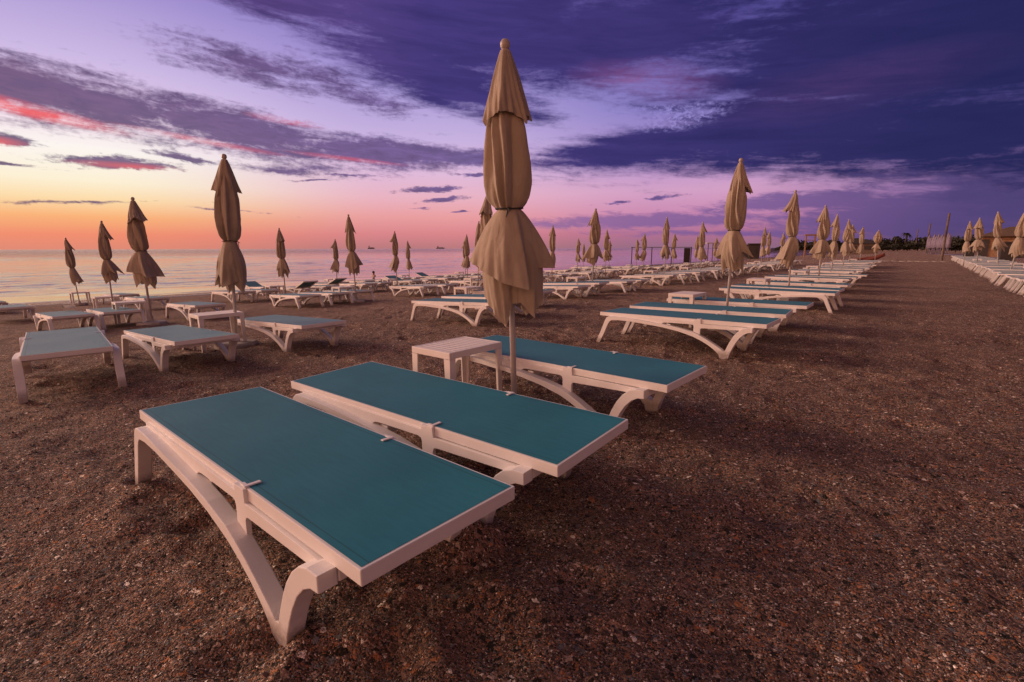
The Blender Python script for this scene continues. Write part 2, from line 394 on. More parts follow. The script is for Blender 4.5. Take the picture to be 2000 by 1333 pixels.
def lathe(bm, prof, seg=24, c=(0, 0)):
    rings = []
    for r, z in prof:
        rings.append([bm.verts.new((c[0] + r * math.cos(2 * math.pi * i / seg), c[1] + r * math.sin(2 * math.pi * i / seg), z)) for i in range(seg)])
    for A, B in zip(rings, rings[1:]):
        for i in range(seg): bm.faces.new((A[i], A[(i + 1) % seg], B[(i + 1) % seg], B[i]))
    bm.faces.new(rings[0][::-1]); bm.faces.new(rings[-1])
NB = bmesh.new

# ------------------------------------------------------------------ terrain
SEA_Z = -1.02
def gz(x):
    if x > -4.0: return 0.0
    if x > -22.0: return 0.045 * (x + 4.0)
    return 0.045 * -18.0 + 0.036 * (x + 22.0)
def hash2(ix, iy, s):
    h = (ix * 374761393 + iy * 668265263 + s * 1442695041) & 0xffffffff
    h = ((h ^ (h >> 13)) * 1274126177) & 0xffffffff
    return ((h ^ (h >> 16)) & 0xffff) / 65535.0
def vnoise(x, y, s):
    ix = np.floor(x).astype(np.int64); iy = np.floor(y).astype(np.int64)
    fx = x - ix; fy = y - iy; fx = fx * fx * (3 - 2 * fx); fy = fy * fy * (3 - 2 * fy)
    a, b2, c2_, d = hash2(ix, iy, s), hash2(ix + 1, iy, s), hash2(ix, iy + 1, s), hash2(ix + 1, iy + 1, s)
    return (a * (1 - fx) + b2 * fx) * (1 - fy) + (c2_ * (1 - fx) + d * fx) * fy
rng = np.random.RandomState(5)
PITS = [(-2.35, 0.62, 0.16, 0.035), (-2.55, 0.58, 0.13, 0.03), (-1.32, 1.26, 0.17, -0.065), (-1.12, 0.56, 0.10, 0.03), (-1.0, 0.66, 0.12, 0.035), (-2.2, 0.66, 0.12, 0.03), (-0.85, 0.95, 0.14, 0.03), (-0.75, 1.3, 0.12, 0.025)]
for (x0, y0, a) in [(-2.855, .613, -.016), (-2.836, 1.37, .016), (-2.936, 2.738, -.05), (-3.038, 5.404, -.019), (-3.053, 6.235, .068), (-7.25, 1.5, 0), (-7.25, 2.77, 0)]:
    for l_ in (.0, 1.53):
        for w_ in (-.03, .604):
            px_, py_ = x0 + l_ * math.cos(a) - w_ * math.sin(a), y0 + l_ * math.sin(a) + w_ * math.cos(a)
            PITS.append((px_ + rng.uniform(-.02, .02), py_ + rng.uniform(-.02, .02), rng.uniform(.07, .10), rng.uniform(.018, .03)))
for _ in range(640):
    PITS.append((rng.uniform(-9, 4), rng.uniform(0.4, 12), rng.uniform(0.06, 0.15), rng.uniform(0.008, 0.026)))
def ground_h(x, y, fine_=True):
    base_ = np.where(x > -4, 0.0, np.where(x > -22, 0.045 * (x + 4), -0.81 + 0.036 * (x + 22)))
    base_ = np.maximum(base_, -2.6)
    h = (vnoise(x * 0.8, y * 0.8, 1) - .5) * 0.045 + (vnoise(x * 2.3, y * 2.3, 2) - .5) * 0.03
    r = np.sqrt(x * x + y * y)
    k = np.clip((40 - r) / 30, 0, 1)
    h2 = (vnoise(x * 3.7 + 9, y * 3.7, 8) - .5) * 0.022 + (vnoise(x * 7, y * 7, 3) - .5) * 0.022 + (vnoise(x * 19, y * 19, 4) - .5) * 0.009 + (vnoise(x * 47, y * 47, 5) - .5) * 0.005 + (vnoise(x * 110, y * 110, 6) - .5) * 0.0035
    h = h + h2 * k
    dry = np.clip((x + 26) / 4, 0, 1)
    return base_ + h * dry
def build_ground():
    rad = np.concatenate([np.geomspace(0.25, 0.8, 22, endpoint=False), np.geomspace(0.8, 7, 250, endpoint=False), np.geomspace(7, 45, 190, endpoint=False), np.geomspace(45, 1500, 60)])
    a0 = R(90 + 39.6)
    ang = np.concatenate([np.linspace(a0 - R(62), a0 + R(62), 980), np.linspace(a0 + R(62), a0 + R(298), 181)[1:-1]])
    A, RR = np.meshgrid(ang, rad)
    x = RR * np.cos(A); y = RR * np.sin(A)
    jit = 0.25 * 0.006 * RR
    x = x + (rng.rand(*x.shape) - .5) * jit; y = y + (rng.rand(*x.shape) - .5) * jit
    z = ground_h(x, y)
    for (cx_, cy_, rp, dp) in PITS:
        m_ = (np.abs(x - cx_) < 3 * rp) & (np.abs(y - cy_) < 3 * rp)
        d2 = ((x[m_] - cx_) ** 2 + (y[m_] - cy_) ** 2) / rp ** 2
        z[m_] += dp * (-np.exp(-d2 * 1.6) + 0.45 * np.exp(-(np.sqrt(d2) - 1.25) ** 2 * 5))
    nr, na = x.shape
    co = np.stack([x, y, z], -1).reshape(-1, 3)
    centre = np.array([[0, 0, float(ground_h(np.array([0.0]), np.array([0.0]))[0])]])
    co = np.concatenate([co, centre]); ci = len(co) - 1
    i = np.arange(nr - 1)[:, None] * na; j = np.arange(na)[None, :]; jn = (j + 1) % na
    quads = np.stack([i + j, i + jn, i + na + jn, i + na + j], -1).reshape(-1, 4)[:, ::-1]
    tris = np.stack([np.full(na, ci), j[0], jn[0]], -1)
    me = bpy.data.meshes.new('beach')
    me.vertices.add(len(co)); me.vertices.foreach_set('co', co.ravel())
    loops = np.concatenate([quads.ravel(), tris.ravel()])
    me.loops.add(len(loops)); me.loops.foreach_set('vertex_index', loops.astype(np.int32))
    npoly = len(quads) + len(tris); me.polygons.add(npoly)
    st = np.concatenate([np.arange(len(quads)) * 4, len(quads) * 4 + np.arange(len(tris)) * 3])
    me.polygons.foreach_set('loop_start', st.astype(np.int32))
    me.polygons.foreach_set('use_smooth', [True] * npoly)
    me.update(calc_edges=True); me.validate()
    me.materials.append(M_sand)
    o = bpy.data.objects.new('beach', me); C.objects.link(o)
    return tag(o, 'coarse brown shelly sand of the beach', None, None, 'structure')
beach = build_ground()

def build_sea():
    rad = np.concatenate([np.geomspace(22, 420, 620), np.geomspace(430, 16000, 40)])
    A = np.linspace(R(90 - 28), R(90 + 150), 560)
    AA, RR = np.meshgrid(A, rad)
    x = RR * np.cos(AA); y = RR * np.sin(AA)
    ok = x < -21
    d = np.clip((-29 - x) / 9, 0, 1) * np.clip((420 - RR) / 250, 0, 1)
    wob = (vnoise(x * .05, y * .03, 21) - .5) * 9 + (vnoise(x * .2, y * .09, 22) - .5) * 3
    h = (.030 * np.sin((x + wob) * 1.05 + y * .06) + .022 * np.sin((x * 1.9 + wob * 1.7) - y * .35) + .10 * (vnoise(x * .9, y * .35, 23) - .5) + .055 * (vnoise(x * 2.1, y * .9, 24) - .5) + .03 * (vnoise(x * 4.2, y * 2.2, 25) - .5)) * (.26 + vnoise(x * .04, y * .02, 26) * .7)
    z = SEA_Z + h * d
    nr, na = x.shape
    i = np.arange(nr - 1)[:, None] * na; j = np.arange(na - 1)[None, :]
    quads = np.stack([i + j, i + j + 1, i + na + j + 1, i + na + j], -1).reshape(-1, 4)[:, ::-1]
    keep = ok.reshape(-1)[quads].all(1); quads = quads[keep]
    me = bpy.data.meshes.new('sea')
    co = np.stack([x, y, z], -1).reshape(-1, 3)
    me.vertices.add(len(co)); me.vertices.foreach_set('co', co.ravel())
    me.loops.add(quads.size); me.loops.foreach_set('vertex_index', quads.ravel().astype(np.int32))
    me.polygons.add(len(quads)); me.polygons.foreach_set('loop_start', (np.arange(len(quads)) * 4).astype(np.int32))
    me.polygons.foreach_set('use_smooth', [True] * len(quads))
    me.update(calc_edges=True); me.materials.append(M_sea)
    o = bpy.data.objects.new('sea', me); C.objects.link(o)
    tag(o, 'calm sea catching the pink and yellow dawn', None, None, 'structure')
build_sea()

# loose shell grit lying on the sand, densest close by
def build_grit():
    N = 75000
    r = 0.75 * (9.0 / 0.75) ** rng.rand(N) ** 1.0
    a = R(90 + 39.6) + (rng.rand(N) - .5) * R(118)
    x = r * np.cos(a); y = r * np.sin(a)
    z = ground_h(x, y)
    for (cx_, cy_, rp, dp) in PITS:
        m_ = (np.abs(x - cx_) < 3 * rp) & (np.abs(y - cy_) < 3 * rp)
        d2 = ((x[m_] - cx_) ** 2 + (y[m_] - cy_) ** 2) / rp ** 2
        z[m_] += dp * (-np.exp(-d2 * 1.6) + 0.45 * np.exp(-(np.sqrt(d2) - 1.25) ** 2 * 5))
    size = (0.0016 + 0.0034 * rng.rand(N) ** 2.6) * (0.85 + 0.25 * np.minimum(r, 5))
    size = np.where(rng.rand(N) < 0.006, size * 1.9, size)
    k = 5
    t = np.linspace(0, 2 * np.pi, k, endpoint=False)[None, :] + rng.rand(N, 1) * 6.28 + (rng.rand(N, k) - .5) * 0.7
    rad_ = size[:, None] * (0.65 + 0.6 * rng.rand(N, k)); asp = 0.5 + 0.5 * rng.rand(N, 1)
    lx = rad_ * np.cos(t); ly = rad_ * np.sin(t) * asp
    th = rng.rand(N, 1) * 6.28
    gx = lx * np.cos(th) - ly * np.sin(th); gy = lx * np.sin(th) + ly * np.cos(th)
    tx = (rng.rand(N, 1) - .5) * 1.1; ty = (rng.rand(N, 1) - .5) * 1.1
    gz_ = gx * tx + gy * ty
    rim = np.stack([x[:, None] + gx, y[:, None] + gy, z[:, None] + gz_ + 0.0004 + size[:, None] * 0.15], -1)
    top = np.stack([x, y, z + size * (0.35 + 0.4 * rng.rand(N)) + 0.0008], -1)[:, None, :]
    co = np.concatenate([rim, top], 1).reshape(-1, 3)
    b0 = np.arange(N)[:, None] * (k + 1)
    tr_ = np.stack([b0 + np.arange(k)[None], b0 + (np.arange(k)[None] + 1) % k, np.broadcast_to(b0 + k, (N, k))], -1).reshape(-1, 3)
    me = bpy.data.meshes.new('shell_grit')
    me.vertices.add(len(co)); me.vertices.foreach_set('co', co.ravel())
    me.loops.add(tr_.size); me.loops.foreach_set('vertex_index', tr_.ravel().astype(np.int32))
    me.polygons.add(len(tr_)); me.polygons.foreach_set('loop_start', (np.arange(len(tr_)) * 3).astype(np.int32))
    g_ = rng.choice(5, N, p=[0.36, 0.30, 0.15, 0.115, 0.075])
    me.polygons.foreach_set('material_index', np.repeat(g_, k).astype(np.int32))
    me.update(calc_edges=True)
    for nm, cl, ro in (('brown_grit', (0.14, 0.086, 0.062, 1), .7), ('dark_grit', (0.028, 0.023, 0.018, 1), .6), ('rust_grit', (0.30, 0.12, 0.045, 1), .65), ('grey_grit', (0.22, 0.195, 0.175, 1), .5), ('shell_grit_pale', (0.58, 0.47, 0.37, 1), .45)):
        me.materials.append(plain(nm, cl, ro, 0.5, 60))
    o = bpy.data.objects.new('shell_grit', me); C.objects.link(o)
    tag(o, 'loose shell fragments and grit scattered on the sand', 'shell grit', None, 'stuff')
build_grit()

# ------------------------------------------------------------------ lounger
BW, BL_ = 0.574, 1.9
def lounger_parts(back=0.0):
    """meshes of one lounger; rear (splayed legs) at -x, front (v-shaped feet) at +x; origin on the ground at its centre"""
    X0 = -BL_ / 2; P = {}
    hinge = 1.25
    def bend(bm_, ang):
        if not ang: return
        M = Matrix.Translation((X0 + hinge, 0, 0.34)) @ Matrix.Rotation(-ang, 4, 'Y') @ Matrix.Translation((-(X0 + hinge), 0, -0.34))
        bmesh.ops.transform(bm_, matrix=M, verts=bm_.verts[:])
    hw = BW / 2
    # bed frame: two long rails per half plus end rails
    def half(l0, l1, end):
        b_ = NB()
        for s in (-1, 1):
            box(b_, (X0 + (l0 + l1) / 2, s * (hw - 0.011), 0.341), l1 - l0, 0.022, 0.044, bevel=0.0025)
        xx = l0 + 0.011 if end == 'rear' else l1 - 0.011
        box(b_, (X0 + xx + (-0.0005 if end == 'rear' else 0.0005), 0, 0.3405), 0.0225, BW - 0.002, 0.0452, bevel=0.0025)
        return b_
    P['bed_frame'] = half(0.0, hinge - 0.0015, 'rear')
    b2_ = half(hinge + 0.0015, BL_, 'front'); bend(b2_, back); P['backrest_frame'] = b2_
    # sling in two lengths, sagging slightly across
    def sling(l0, l1):
        b_ = NB(); nx, ny = 24, 12; g = []
        for i in range(nx + 1):
            row = []
            for j in range(ny + 1):
                yy = (-1 + 2 * j / ny); ww = hw - 0.0085
                t = i / nx; tt = l0 + (l1 - l0) * t
                sag = -0.005 * (1 - yy * yy) * min(1, max(0.0, min(tt - 0.01, 1.89 - tt)) * 6) + 0.0012 * math.sin(tt * 9 + yy * 2) * (1 - yy ** 4) * min(1, max(0.0, min(tt - 0.01, 1.89 - tt)) * 6)
                row.append(b_.verts.new((X0 + tt, yy * ww, 0.3640 + sag)))
            g.append(row)
        for i in range(nx):
            for j in range(ny): b_.faces.new((g[i][j], g[i + 1][j], g[i + 1][j + 1], g[i][j + 1]))
        return b_
    if back:
        s1 = sling(0.009, hinge); P['sling'] = s1
        s2 = sling(hinge, BL_ - 0.009); bend(s2, back)
        me_ = bpy.data.meshes.new('tmp'); s2.to_mesh(me_); s2.free(); P['sling'].from_mesh(me_); bpy.data.meshes.remove(me_)
    else:
        P['sling'] = sling(0.009, BL_ - 0.009)
    # side frames: web with post and rail, and the wide arched legs
    arch = [(-.018, -.05), (-.015, 0.0), (.06, .175), (.105, .285), (.118, .305), (.14, .319), (.17, .324), (.30, .322), (.45, .314), (.62, .301), (.84, .281), (1.02, .258), (1.18, .226),
            (1.25, .200), (1.33, .162), (1.41, .118), (1.47, .082), (1.512, .052), (1.530, .056), (1.549, .105), (1.575, .165), (1.606, .222), (1.645, .272), (1.685, .305), (1.73, .320), (1.785, .322),
            (1.785, .272), (1.745, .268), (1.705, .246), (1.664, .204), (1.630, .150), (1.602, .092), (1.580, .035), (1.562, -.05), (1.482, -.05), (1.468, .012), (1.42, .056), (1.357, .098), (1.27, .142), (1.18, .178), (1.02, .218),
            (.84, .246), (.62, .268), (.43, .281), (.27, .284), (.19, .276), (.165, .262), (.145, .235), (.09, .11), (.036, 0.0), (.034, -.05)]
    web = [(.15, .338), (.15, .312), (.80, .280), (.83, .296), (.86, .300), (1.15, .303), (1.168, .298), (1.175, .285), (1.175, .21), (1.246, .19), (1.246, .250), (1.252, .264), (1.268, .270),
           (1.66, .280), (1.74, .288), (1.74, .3155), (1.252, .3155), (1.248, .362), (1.177, .362), (1.175, .338)]
    for nm, s in (('leg_frame', -1), ('leg_frame', 1)):
        b_ = NB()
        y0, y1 = (hw - 0.004, hw + 0.052)
        prism(b_, [(X0 + x, z) for x, z in arch], s * y0, s * y1, 0.0035)
        b3 = NB(); prism(b3, [(X0 + x, z) for x, z in web], s * (hw - 0.006), s * (hw + 0.012), 0.002)
        me_ = bpy.data.meshes.new('tmp'); b3.to_mesh(me_); b3.free(); b_.from_mesh(me_); bpy.data.meshes.remove(me_)
        P[nm + str(s)] = b_
    b_ = NB()
    box(b_, (X0 + 1.752, 0, 0.293), 0.066, BW - 0.01, 0.038, bevel=0.006); P['crossbar1'] = b_
    b_ = NB()
    box(b_, (X0 + .88, 0, 0.266), 0.05, BW - 0.01, 0.04, bevel=0.006); P['crossbar2'] = b_
    b_ = NB()
    box(b_, (X0 + .20, 0, 0.297), 0.05, BW - 0.01, 0.034, bevel=0.006); P['crossbar3'] = b_
    for s in (-1, 1):
        b_ = NB()
        box(b_, (X0 + 1.238, s * (hw - 0.022), 0.3665), 0.016, 0.054, 0.005, bevel=0.0015)
        box(b_, (X0 + 1.226, s * (hw - 0.004), 0.3655), 0.042, 0.013, 0.006, bevel=0.0015)
        P['clip' + str(s)] = b_
    return P
NAMES = {'leg_frame-1': 'leg_frame', 'leg_frame1': 'leg_frame', 'crossbar1': 'crossbar', 'crossbar2': 'crossbar', 'crossbar3': 'crossbar', 'clip-1': 'hinge_clip', 'clip1': 'hinge_clip'}
def make_lounger(back=0.0, slm=None):
    root = thing('sun_lounger', 'lounger', 'sun lounger')
    for k, b_ in lounger_parts(back).items():
        obj(NAMES.get(k, k), b_, (slm or M_sling) if k == 'sling' else M_white, root, smooth=(k == 'sling'))
    return root
def make_lounger_joined(back=0.0, slm=None):
    """the same lounger as one mesh with two materials, for places where its parts are too small to see"""
    J = NB()
    for k, b_ in lounger_parts(back).items():
        if k.startswith('clip'): b_.free(); continue
        me_ = bpy.data.meshes.new('tmp'); b_.to_mesh(me_); b_.free()
        n0 = len(J.faces); J.from_mesh(me_); bpy.data.meshes.remove(me_); J.faces.ensure_lookup_table()
        if k == 'sling':
            for f in J.faces[n0:]: f.material_index = 1
    o = obj('sun_lounger', J, [M_white, slm or M_sling]); o['category'] = 'sun lounger'
    return o
# ------------------------------------------------------------------ side table
def make_table():
    root = thing('side_table', 'table', 'side table')
    sx, sy, H = 0.38, 0.52, 0.46
    b_ = NB()
    for s in (-1, 1):
        box(b_, (0, s * (sy / 2 - 0.011), H - 0.0225), sx, 0.022, 0.045, bevel=0.004)
        box(b_, (s * (sx / 2 - 0.011), 0, H - 0.023), 0.0216, sy - 0.044, 0.0445, bevel=0.003)
    n_ = 10; span = sy - 0.048
    for i in range(n_):
        yy = -span / 2 + span * (i + .5) / n_
        box(b_, (0, yy, H - 0.007), sx - 0.046, span / n_ - 0.007, 0.011, bevel=0.002)
    box(b_, (0, 0, H - 0.022), 0.03, sy - 0.05, 0.014)
    obj('table_top', b_, M_table, root)
    for ax in (-1, 1):
        for ay in (-1, 1):
            b_ = NB()
            ox, oy = ax * (sx / 2 - 0.001), ay * (sy / 2 - 0.001)
            zt, zb = H - 0.046, -0.05
            def taper(cx0, cy0, wx, wy, cx1, cy1, wx1, wy1):
                lo = [b_.verts.new((cx1 + i * wx1 / 2, cy1 + j * wy1 / 2, zb)) for i, j in ((-1, -1), (1, -1), (1, 1), (-1, 1))]
                hi = [b_.verts.new((cx0 + i * wx / 2, cy0 + j * wy / 2, zt)) for i, j in ((-1, -1), (1, -1), (1, 1), (-1, 1))]
                b_.faces.new(lo[::-1]); b_.faces.new(hi)
                for i in range(4): b_.faces.new((lo[i], lo[(i + 1) % 4], hi[(i + 1) % 4], hi[i]))
            taper(ox - ax * .006, oy - ay * .026, .012, .052, ox - ax * .006, oy - ay * .018, .012, .036)
            taper(ox - ax * .034, oy - ay * .006, .044, .012, ox - ax * .024, oy - ay * .006, .024, .012)
            obj('leg', b_, M_table, root)
    return root

# ------------------------------------------------------------------ folded parasol
def interp_cyc(theta, ang, val):
    a = np.array(list(ang) + [ang[0] + 2 * math.pi]); v = np.array(list(val) + [val[0]])
    return np.interp((theta - ang[0]) % (2 * math.pi) + ang[0], a, v)
def sheet(rows, seg):
    b_ = NB(); V = [[b_.verts.new(p) for p in row] for row in rows]
    for A, B in zip(V, V[1:]):
        for i in range(seg): b_.faces.new((A[i], A[(i + 1) % seg], B[(i + 1) % seg], B[i]))
    return b_
def merge(dst, src):
    me_ = bpy.data.meshes.new('tmp'); src.to_mesh(me_); src.free(); dst.from_mesh(me_); bpy.data.meshes.remove(me_)
def parasol_meshes(seed, wind=(0.0, 0.0), fat=1.0, twist=0.5, seg=144, low=0.64, tie=1.36, corners=None, inner=None, nc=5, ro=(.25, .31), zo=(.88, 1.06)):
    rs = np.random.RandomState(seed)
    th = np.linspace(0, 2 * math.pi, seg, endpoint=False)
    nf = 7
    fa = (np.arange(nf) + rs.uniform(-.30, .30, nf)) * 2 * math.pi / nf
    nxt = np.append(fa[1:], fa[0] + 2 * math.pi)
    mids = fa + (nxt - fa) * rs.uniform(.30, .70, nf)
    dep = rs.uniform(.35, 1.0, nf); hi = rs.uniform(.45, 1.0, nf)
    aa = np.empty(2 * nf); vv_ = np.empty(2 * nf); aa[::2] = fa; aa[1::2] = mids; vv_[::2] = hi; vv_[1::2] = -dep
    def pleat(theta): return interp_cyc(theta, aa, vv_)
    ph = rs.uniform(0, 6.28, 8)
    rows = []
    for t in np.linspace(0, 1, 48):
        z = 2.235 - (2.235 - tie) * t
        rp = np.interp(t, [0, .12, .30, .48, .70, .84, .93, .975, 1.0], [.026, .048, .078, .103, .117, .116, .103, .085, .070]) * (1 + (fat - 1) * math.sin(math.pi * min(1, t * 1.05)))
        am = np.interp(t, [0, .2, .5, .85, .96, 1.0], [.03, .2, .34, .34, .36, .18])
        tw = twist * (t ** 1.4)
        wob = .16 * math.sin(4.1 * t + ph[6]) * np.sin(th * 2 + ph[7]) + .10 * np.sin(6 * t + 3 * th + ph[3])
        p = pleat(th - tw + wob)
        r = rp * (1 + am * p + .05 * np.sin(2 * th + ph[0] + 3 * t) + .035 * np.sin(5 * th + ph[1] - 7 * t) + .034 * np.sin(14 * th + ph[2] + 4 * t) * min(1, 3 * t) * (.5 + .5 * np.sin(2 * th + ph[4])))
        ox, oy = .010 * math.sin(3.2 * t + ph[3]) * math.sin(math.pi * t), .010 * math.sin(2.7 * t + ph[4]) * math.sin(math.pi * t)
        rows.append([(ox + a * math.cos(b), oy + a * math.sin(b), z + .006 * math.sin(4 * b + ph[5])) for a, b in zip(r, th)])
    body = sheet(rows, seg)
    def hang(cor, r0, z0, flare, bulge, nrow, twist_, wv, drop_=0.0):
        """cloth hanging from a ring (r0, z0) to a hem that runs straight from corner to corner; cor = [(angle, r, z)]"""
        cor = sorted(cor); n = len(cor)
        A_ = [c0[0] for c0 in cor]
        hem = []
        for b in th:
            bb = (b - A_[0]) % (2 * math.pi) + A_[0]
            i_ = max(k for k in range(n) if A_[k] <= bb + 1e-9)
            a0, q0_, z0_ = cor[i_]; a1, q1_, z1_ = cor[(i_ + 1) % n]; a1 = a1 + (2 * math.pi if i_ == n - 1 else 0)
            f = (bb - a0) / (a1 - a0)
            hx = q0_ * math.cos(a0) * (1 - f) + q1_ * math.cos(a1) * f; hy = q0_ * math.sin(a0) * (1 - f) + q1_ * math.sin(a1) * f
            hem.append((hx, hy, z0_ * (1 - f) + z1_ * f + drop_ * math.sin(math.pi * f)))
        rows_ = []
        for t in np.linspace(0, 1, nrow):
            row = []
            k = t ** flare
            for j_, b in enumerate(th):
                hx, hy, hz = hem[j_]
                hr = math.hypot(hx, hy); ha = math.atan2(hy, hx)
                e_ = math.sin(math.pi * min(1.0, t * 1.02)) * bulge
                rip = 1 + wv * t * (math.sin(11 * b + ph[1] + 3 * t) * .5 + .6 * math.sin(19 * b + ph[2] - 5 * t) * t)
                r = (r0 + (hr - r0) * k + e_) * rip
                da = math.atan2(math.sin(ha - b), math.cos(ha - b))
                an = b + da * t + twist_ * t
                row.append((r * math.cos(an) + wind[0] * t * t, r * math.sin(an) + wind[1] * t * t, z0 + (hz - z0) * t))
            rows_.append(row)
        return sheet(rows_, seg)
    def ring(n, off, ro, ri, zo, zi, jit=.16):
        cor = []
        for k in range(n):
            a0 = off + (k + rs.uniform(-jit, jit)) * 2 * math.pi / n
            cor.append((a0 % (2 * math.pi), rs.uniform(*ro), rs.uniform(*zo)))
            a1 = off + (k + .5 + rs.uniform(-jit, jit)) * 2 * math.pi / n
            cor.append((a1 % (2 * math.pi), rs.uniform(*ri), rs.uniform(*zi)))
        return cor
    outer = corners or ring(nc, rs.uniform(0, 6.28), ro, (.12, .19), zo, (zo[0] + .04, zo[1] + .07))
    merge(body, hang(outer, .069, tie - .004, .80, .006, 34, twist * .25, .035))
    merge(body, hang(inner or ring(5, rs.uniform(0, 6.28), (.12, .175), (.085, .15), (low, low + .13), (low + .10, low + .24)), .055, tie - .01, .75, .045, 34, twist * .3, .05))
    vc_ = ring(6, rs.uniform(0, 6.28), (.140, .166), (.098, .124), (1.80, 1.89), (1.85, 1.94), .24)
    vc_ = [(a0, r0 * (1 + (fat - 1) * .6), z0) for a0, r0, z0 in vc_]
    vent = hang(vc_, .030, 2.242, .90, .003, 26, .10, .10, .010)
    return body, vent
def make_parasol(seed, **kw):
    root = thing('folded_parasol', 'parasol', 'parasol')
    body, vent = parasol_meshes(seed, **kw)
    can = obj('canopy', body, M_canvas, root, True)
    obj('top_vent', vent, M_canvas, root, True)
    b_ = NB(); tube(b_, (0, 0, -0.06), (0, 0, 2.24), 0.0185, seg=20)
    obj('pole', b_, M_pole, root, True)
    b_ = NB(); lathe(b_, [(.020, 2.225), (.022, 2.238), (.016, 2.244), (.022, 2.252), (.029, 2.268), (.028, 2.288), (.018, 2.302), (.004, 2.306)], 20)
    obj('finial', b_, M_knob, root, True)
    b_ = NB(); tie = kw.get('tie', 1.36); rs = np.random.RandomState(seed + 50)
    pr = []
    for i in range(25):
        a = i / 24 * 2 * math.pi; pr.append((.083 * math.cos(a), .083 * math.sin(a), tie + .004 * math.sin(a * 2)))
    for p0, p1 in zip(pr, pr[1:]): tube(b_, p0, p1, .0045, seg=6, caps=False)
    a = rs.uniform(0, 6.28)
    tube(b_, (.083 * math.cos(a), .083 * math.sin(a), tie), (.105 * math.cos(a + .1), .105 * math.sin(a + .1), tie - .02), .0045, .003, 6)
    tube(b_, (.083 * math.cos(a), .083 * math.sin(a), tie), (.098 * math.cos(a - .15), .098 * math.sin(a - .15), tie - .07), .0045, .003, 6)
    obj('tie_cord', b_, M_cord, root)
    b_ = NB(); lathe(b_, [(.235, -.03), (.25, .0), (.245, .055), (.21, .075), (.035, .08), (.032, .16), (.022, .165)], 8)
    obj('base_weight', b_, M_slab, root)
    return root

# ------------------------------------------------------------------ layout data
ROWS = {
 'A': [(-1.948, 2.384), (-2.09, 7.29), (-2.18, 11.95), (-2.32, 16.74), (-2.60, 21.5), (-2.75, 26.0), (-3.10, 31.9), (-2.95, 35.6)],
 'B': [(-6.75, 2.58), (-7.08, 7.73), (-7.42, 12.66), (-7.43, 17.9), (-7.55, 22.15), (-7.5, 26.4), (-7.13, 30.7), (-8.05, 36.3), (-8.14, 40.8)],
 'C': [(-11.5, 2.89), (-12.25, 7.95), (-12.16, 12.83), (-12.1, 17.3), (-12.5, 22.6), (-13.3, 28.8), (-12.5, 31.4), (-13.3, 37.8), (-13.8, 43.6)],
 'D': [(-16.6, 3.36), (-17.2, 8.34), (-17.0, 13.0), (-17.6, 17.8), (-18.2, 29.0), (-19.2, 35.3), (-17.6, 36.8)],
 'E': [(-23.2, 3.76), (-22.6, 13.6), (-23.0, 18.5), (-23.3, 23.4), (-24.0, 39.3)],
 'R': [(2.32, 24.6), (2.43, 29.4), (2.09, 35.1), (1.74, 39.2)],
}
HGT = {'A': 2.3, 'B': 2.38, 'C': 2.42, 'D': 2.42, 'E': 2.42, 'R': 2.6}
ORD = ['first', 'second', 'third', 'fourth', 'fifth', 'sixth', 'seventh', 'eighth', 'ninth', 'tenth']
RN = {'A': 'row along the walkway', 'B': 'second row from the walkway', 'C': 'third row from the walkway', 'D': 'fourth row from the walkway', 'E': 'row at the waterline', 'R': 'row right of the walkway'}

# parasols -----------------------------------------------------------
def pol(L): return [(R(a) % (2 * math.pi), r, z) for a, r, z in L]
protos = [make_parasol(3, wind=(0, 0), twist=.12,
    corners=pol([(-146, .262, 1.06), (-104, .205, .99), (-64, .215, .925), (-26, .250, .88), (-8, .145, 1.01), (31, .280, 1.0), (62, .19, 1.0), (100, .25, .95), (132, .15, 1.06), (172, .24, .98)]),
    inner=pol([(-152, .175, .84), (-108, .125, .72), (-76, .09, .645), (-48, .07, .79), (-22, .105, .80), (2, .165, .70), (27, .20, .83), (70, .11, .7), (120, .14, .8), (172, .12, .72)])), make_parasol(21, wind=(.05, .03), twist=.7, low=.72), make_parasol(8, wind=(-.02, .05), twist=-.5, low=.66, nc=4, ro=(.22, .30), zo=(.82, 1.0)),
          make_parasol(33, wind=(.09, .05), twist=.9, low=.66, nc=4, ro=(.24, .31), zo=(.84, 1.06)), make_parasol(47, wind=(.05, .05), twist=.3, low=.62, tie=1.30, nc=5, ro=(.17, .23), zo=(.74, .90)),
          make_parasol(71, wind=(.06, -.04), twist=-.8, low=.68, tie=1.38, nc=4, ro=(.18, .25), zo=(.78, .98)), make_parasol(88, wind=(0, .04), twist=.5, low=.64, tie=1.33, nc=6, ro=(.20, .27), zo=(.80, .98)), make_parasol(95, wind=(-.05, -.05), twist=1.1, low=.76, nc=5, ro=(.19, .26))]
fat_proto = make_parasol(60, fat=1.9, wind=(0, 0), low=.62)
used = set()
def put_parasol(pi, x, y, h, rz, label, lean=(0, 0)):
    P = protos[pi] if pi >= 0 else fat_proto
    o = P if pi not in used else copy_tree(P)
    used.add(pi)
    s = h / 2.3
    o.location = (x, y, gz(x)); w_s = s * (1 if (pi == 0 or pi < 0) else random.uniform(.86, 1.08)); o.scale = (w_s, w_s, s)
    o.rotation_mode = 'XYZ'; o.rotation_euler = (lean[0], lean[1], rz)
    tag(o, label, 'parasol', 'folded beige parasols on the beach')
    return o
LEAN = {('E', 0): (R(-4), R(-9)), ('R', 1): (R(0), R(7)), ('R', 0): (0, R(5)), ('R', 2): (0, R(6)), ('R', 3): (0, R(3)), ('A', 2): (0, R(2)), ('A', 3): (0, R(2)), ('A', 0): (R(.37), R(-1.4)), ('C', 1): (0, R(-2.5)), ('A', 1): (0, R(1.0))}
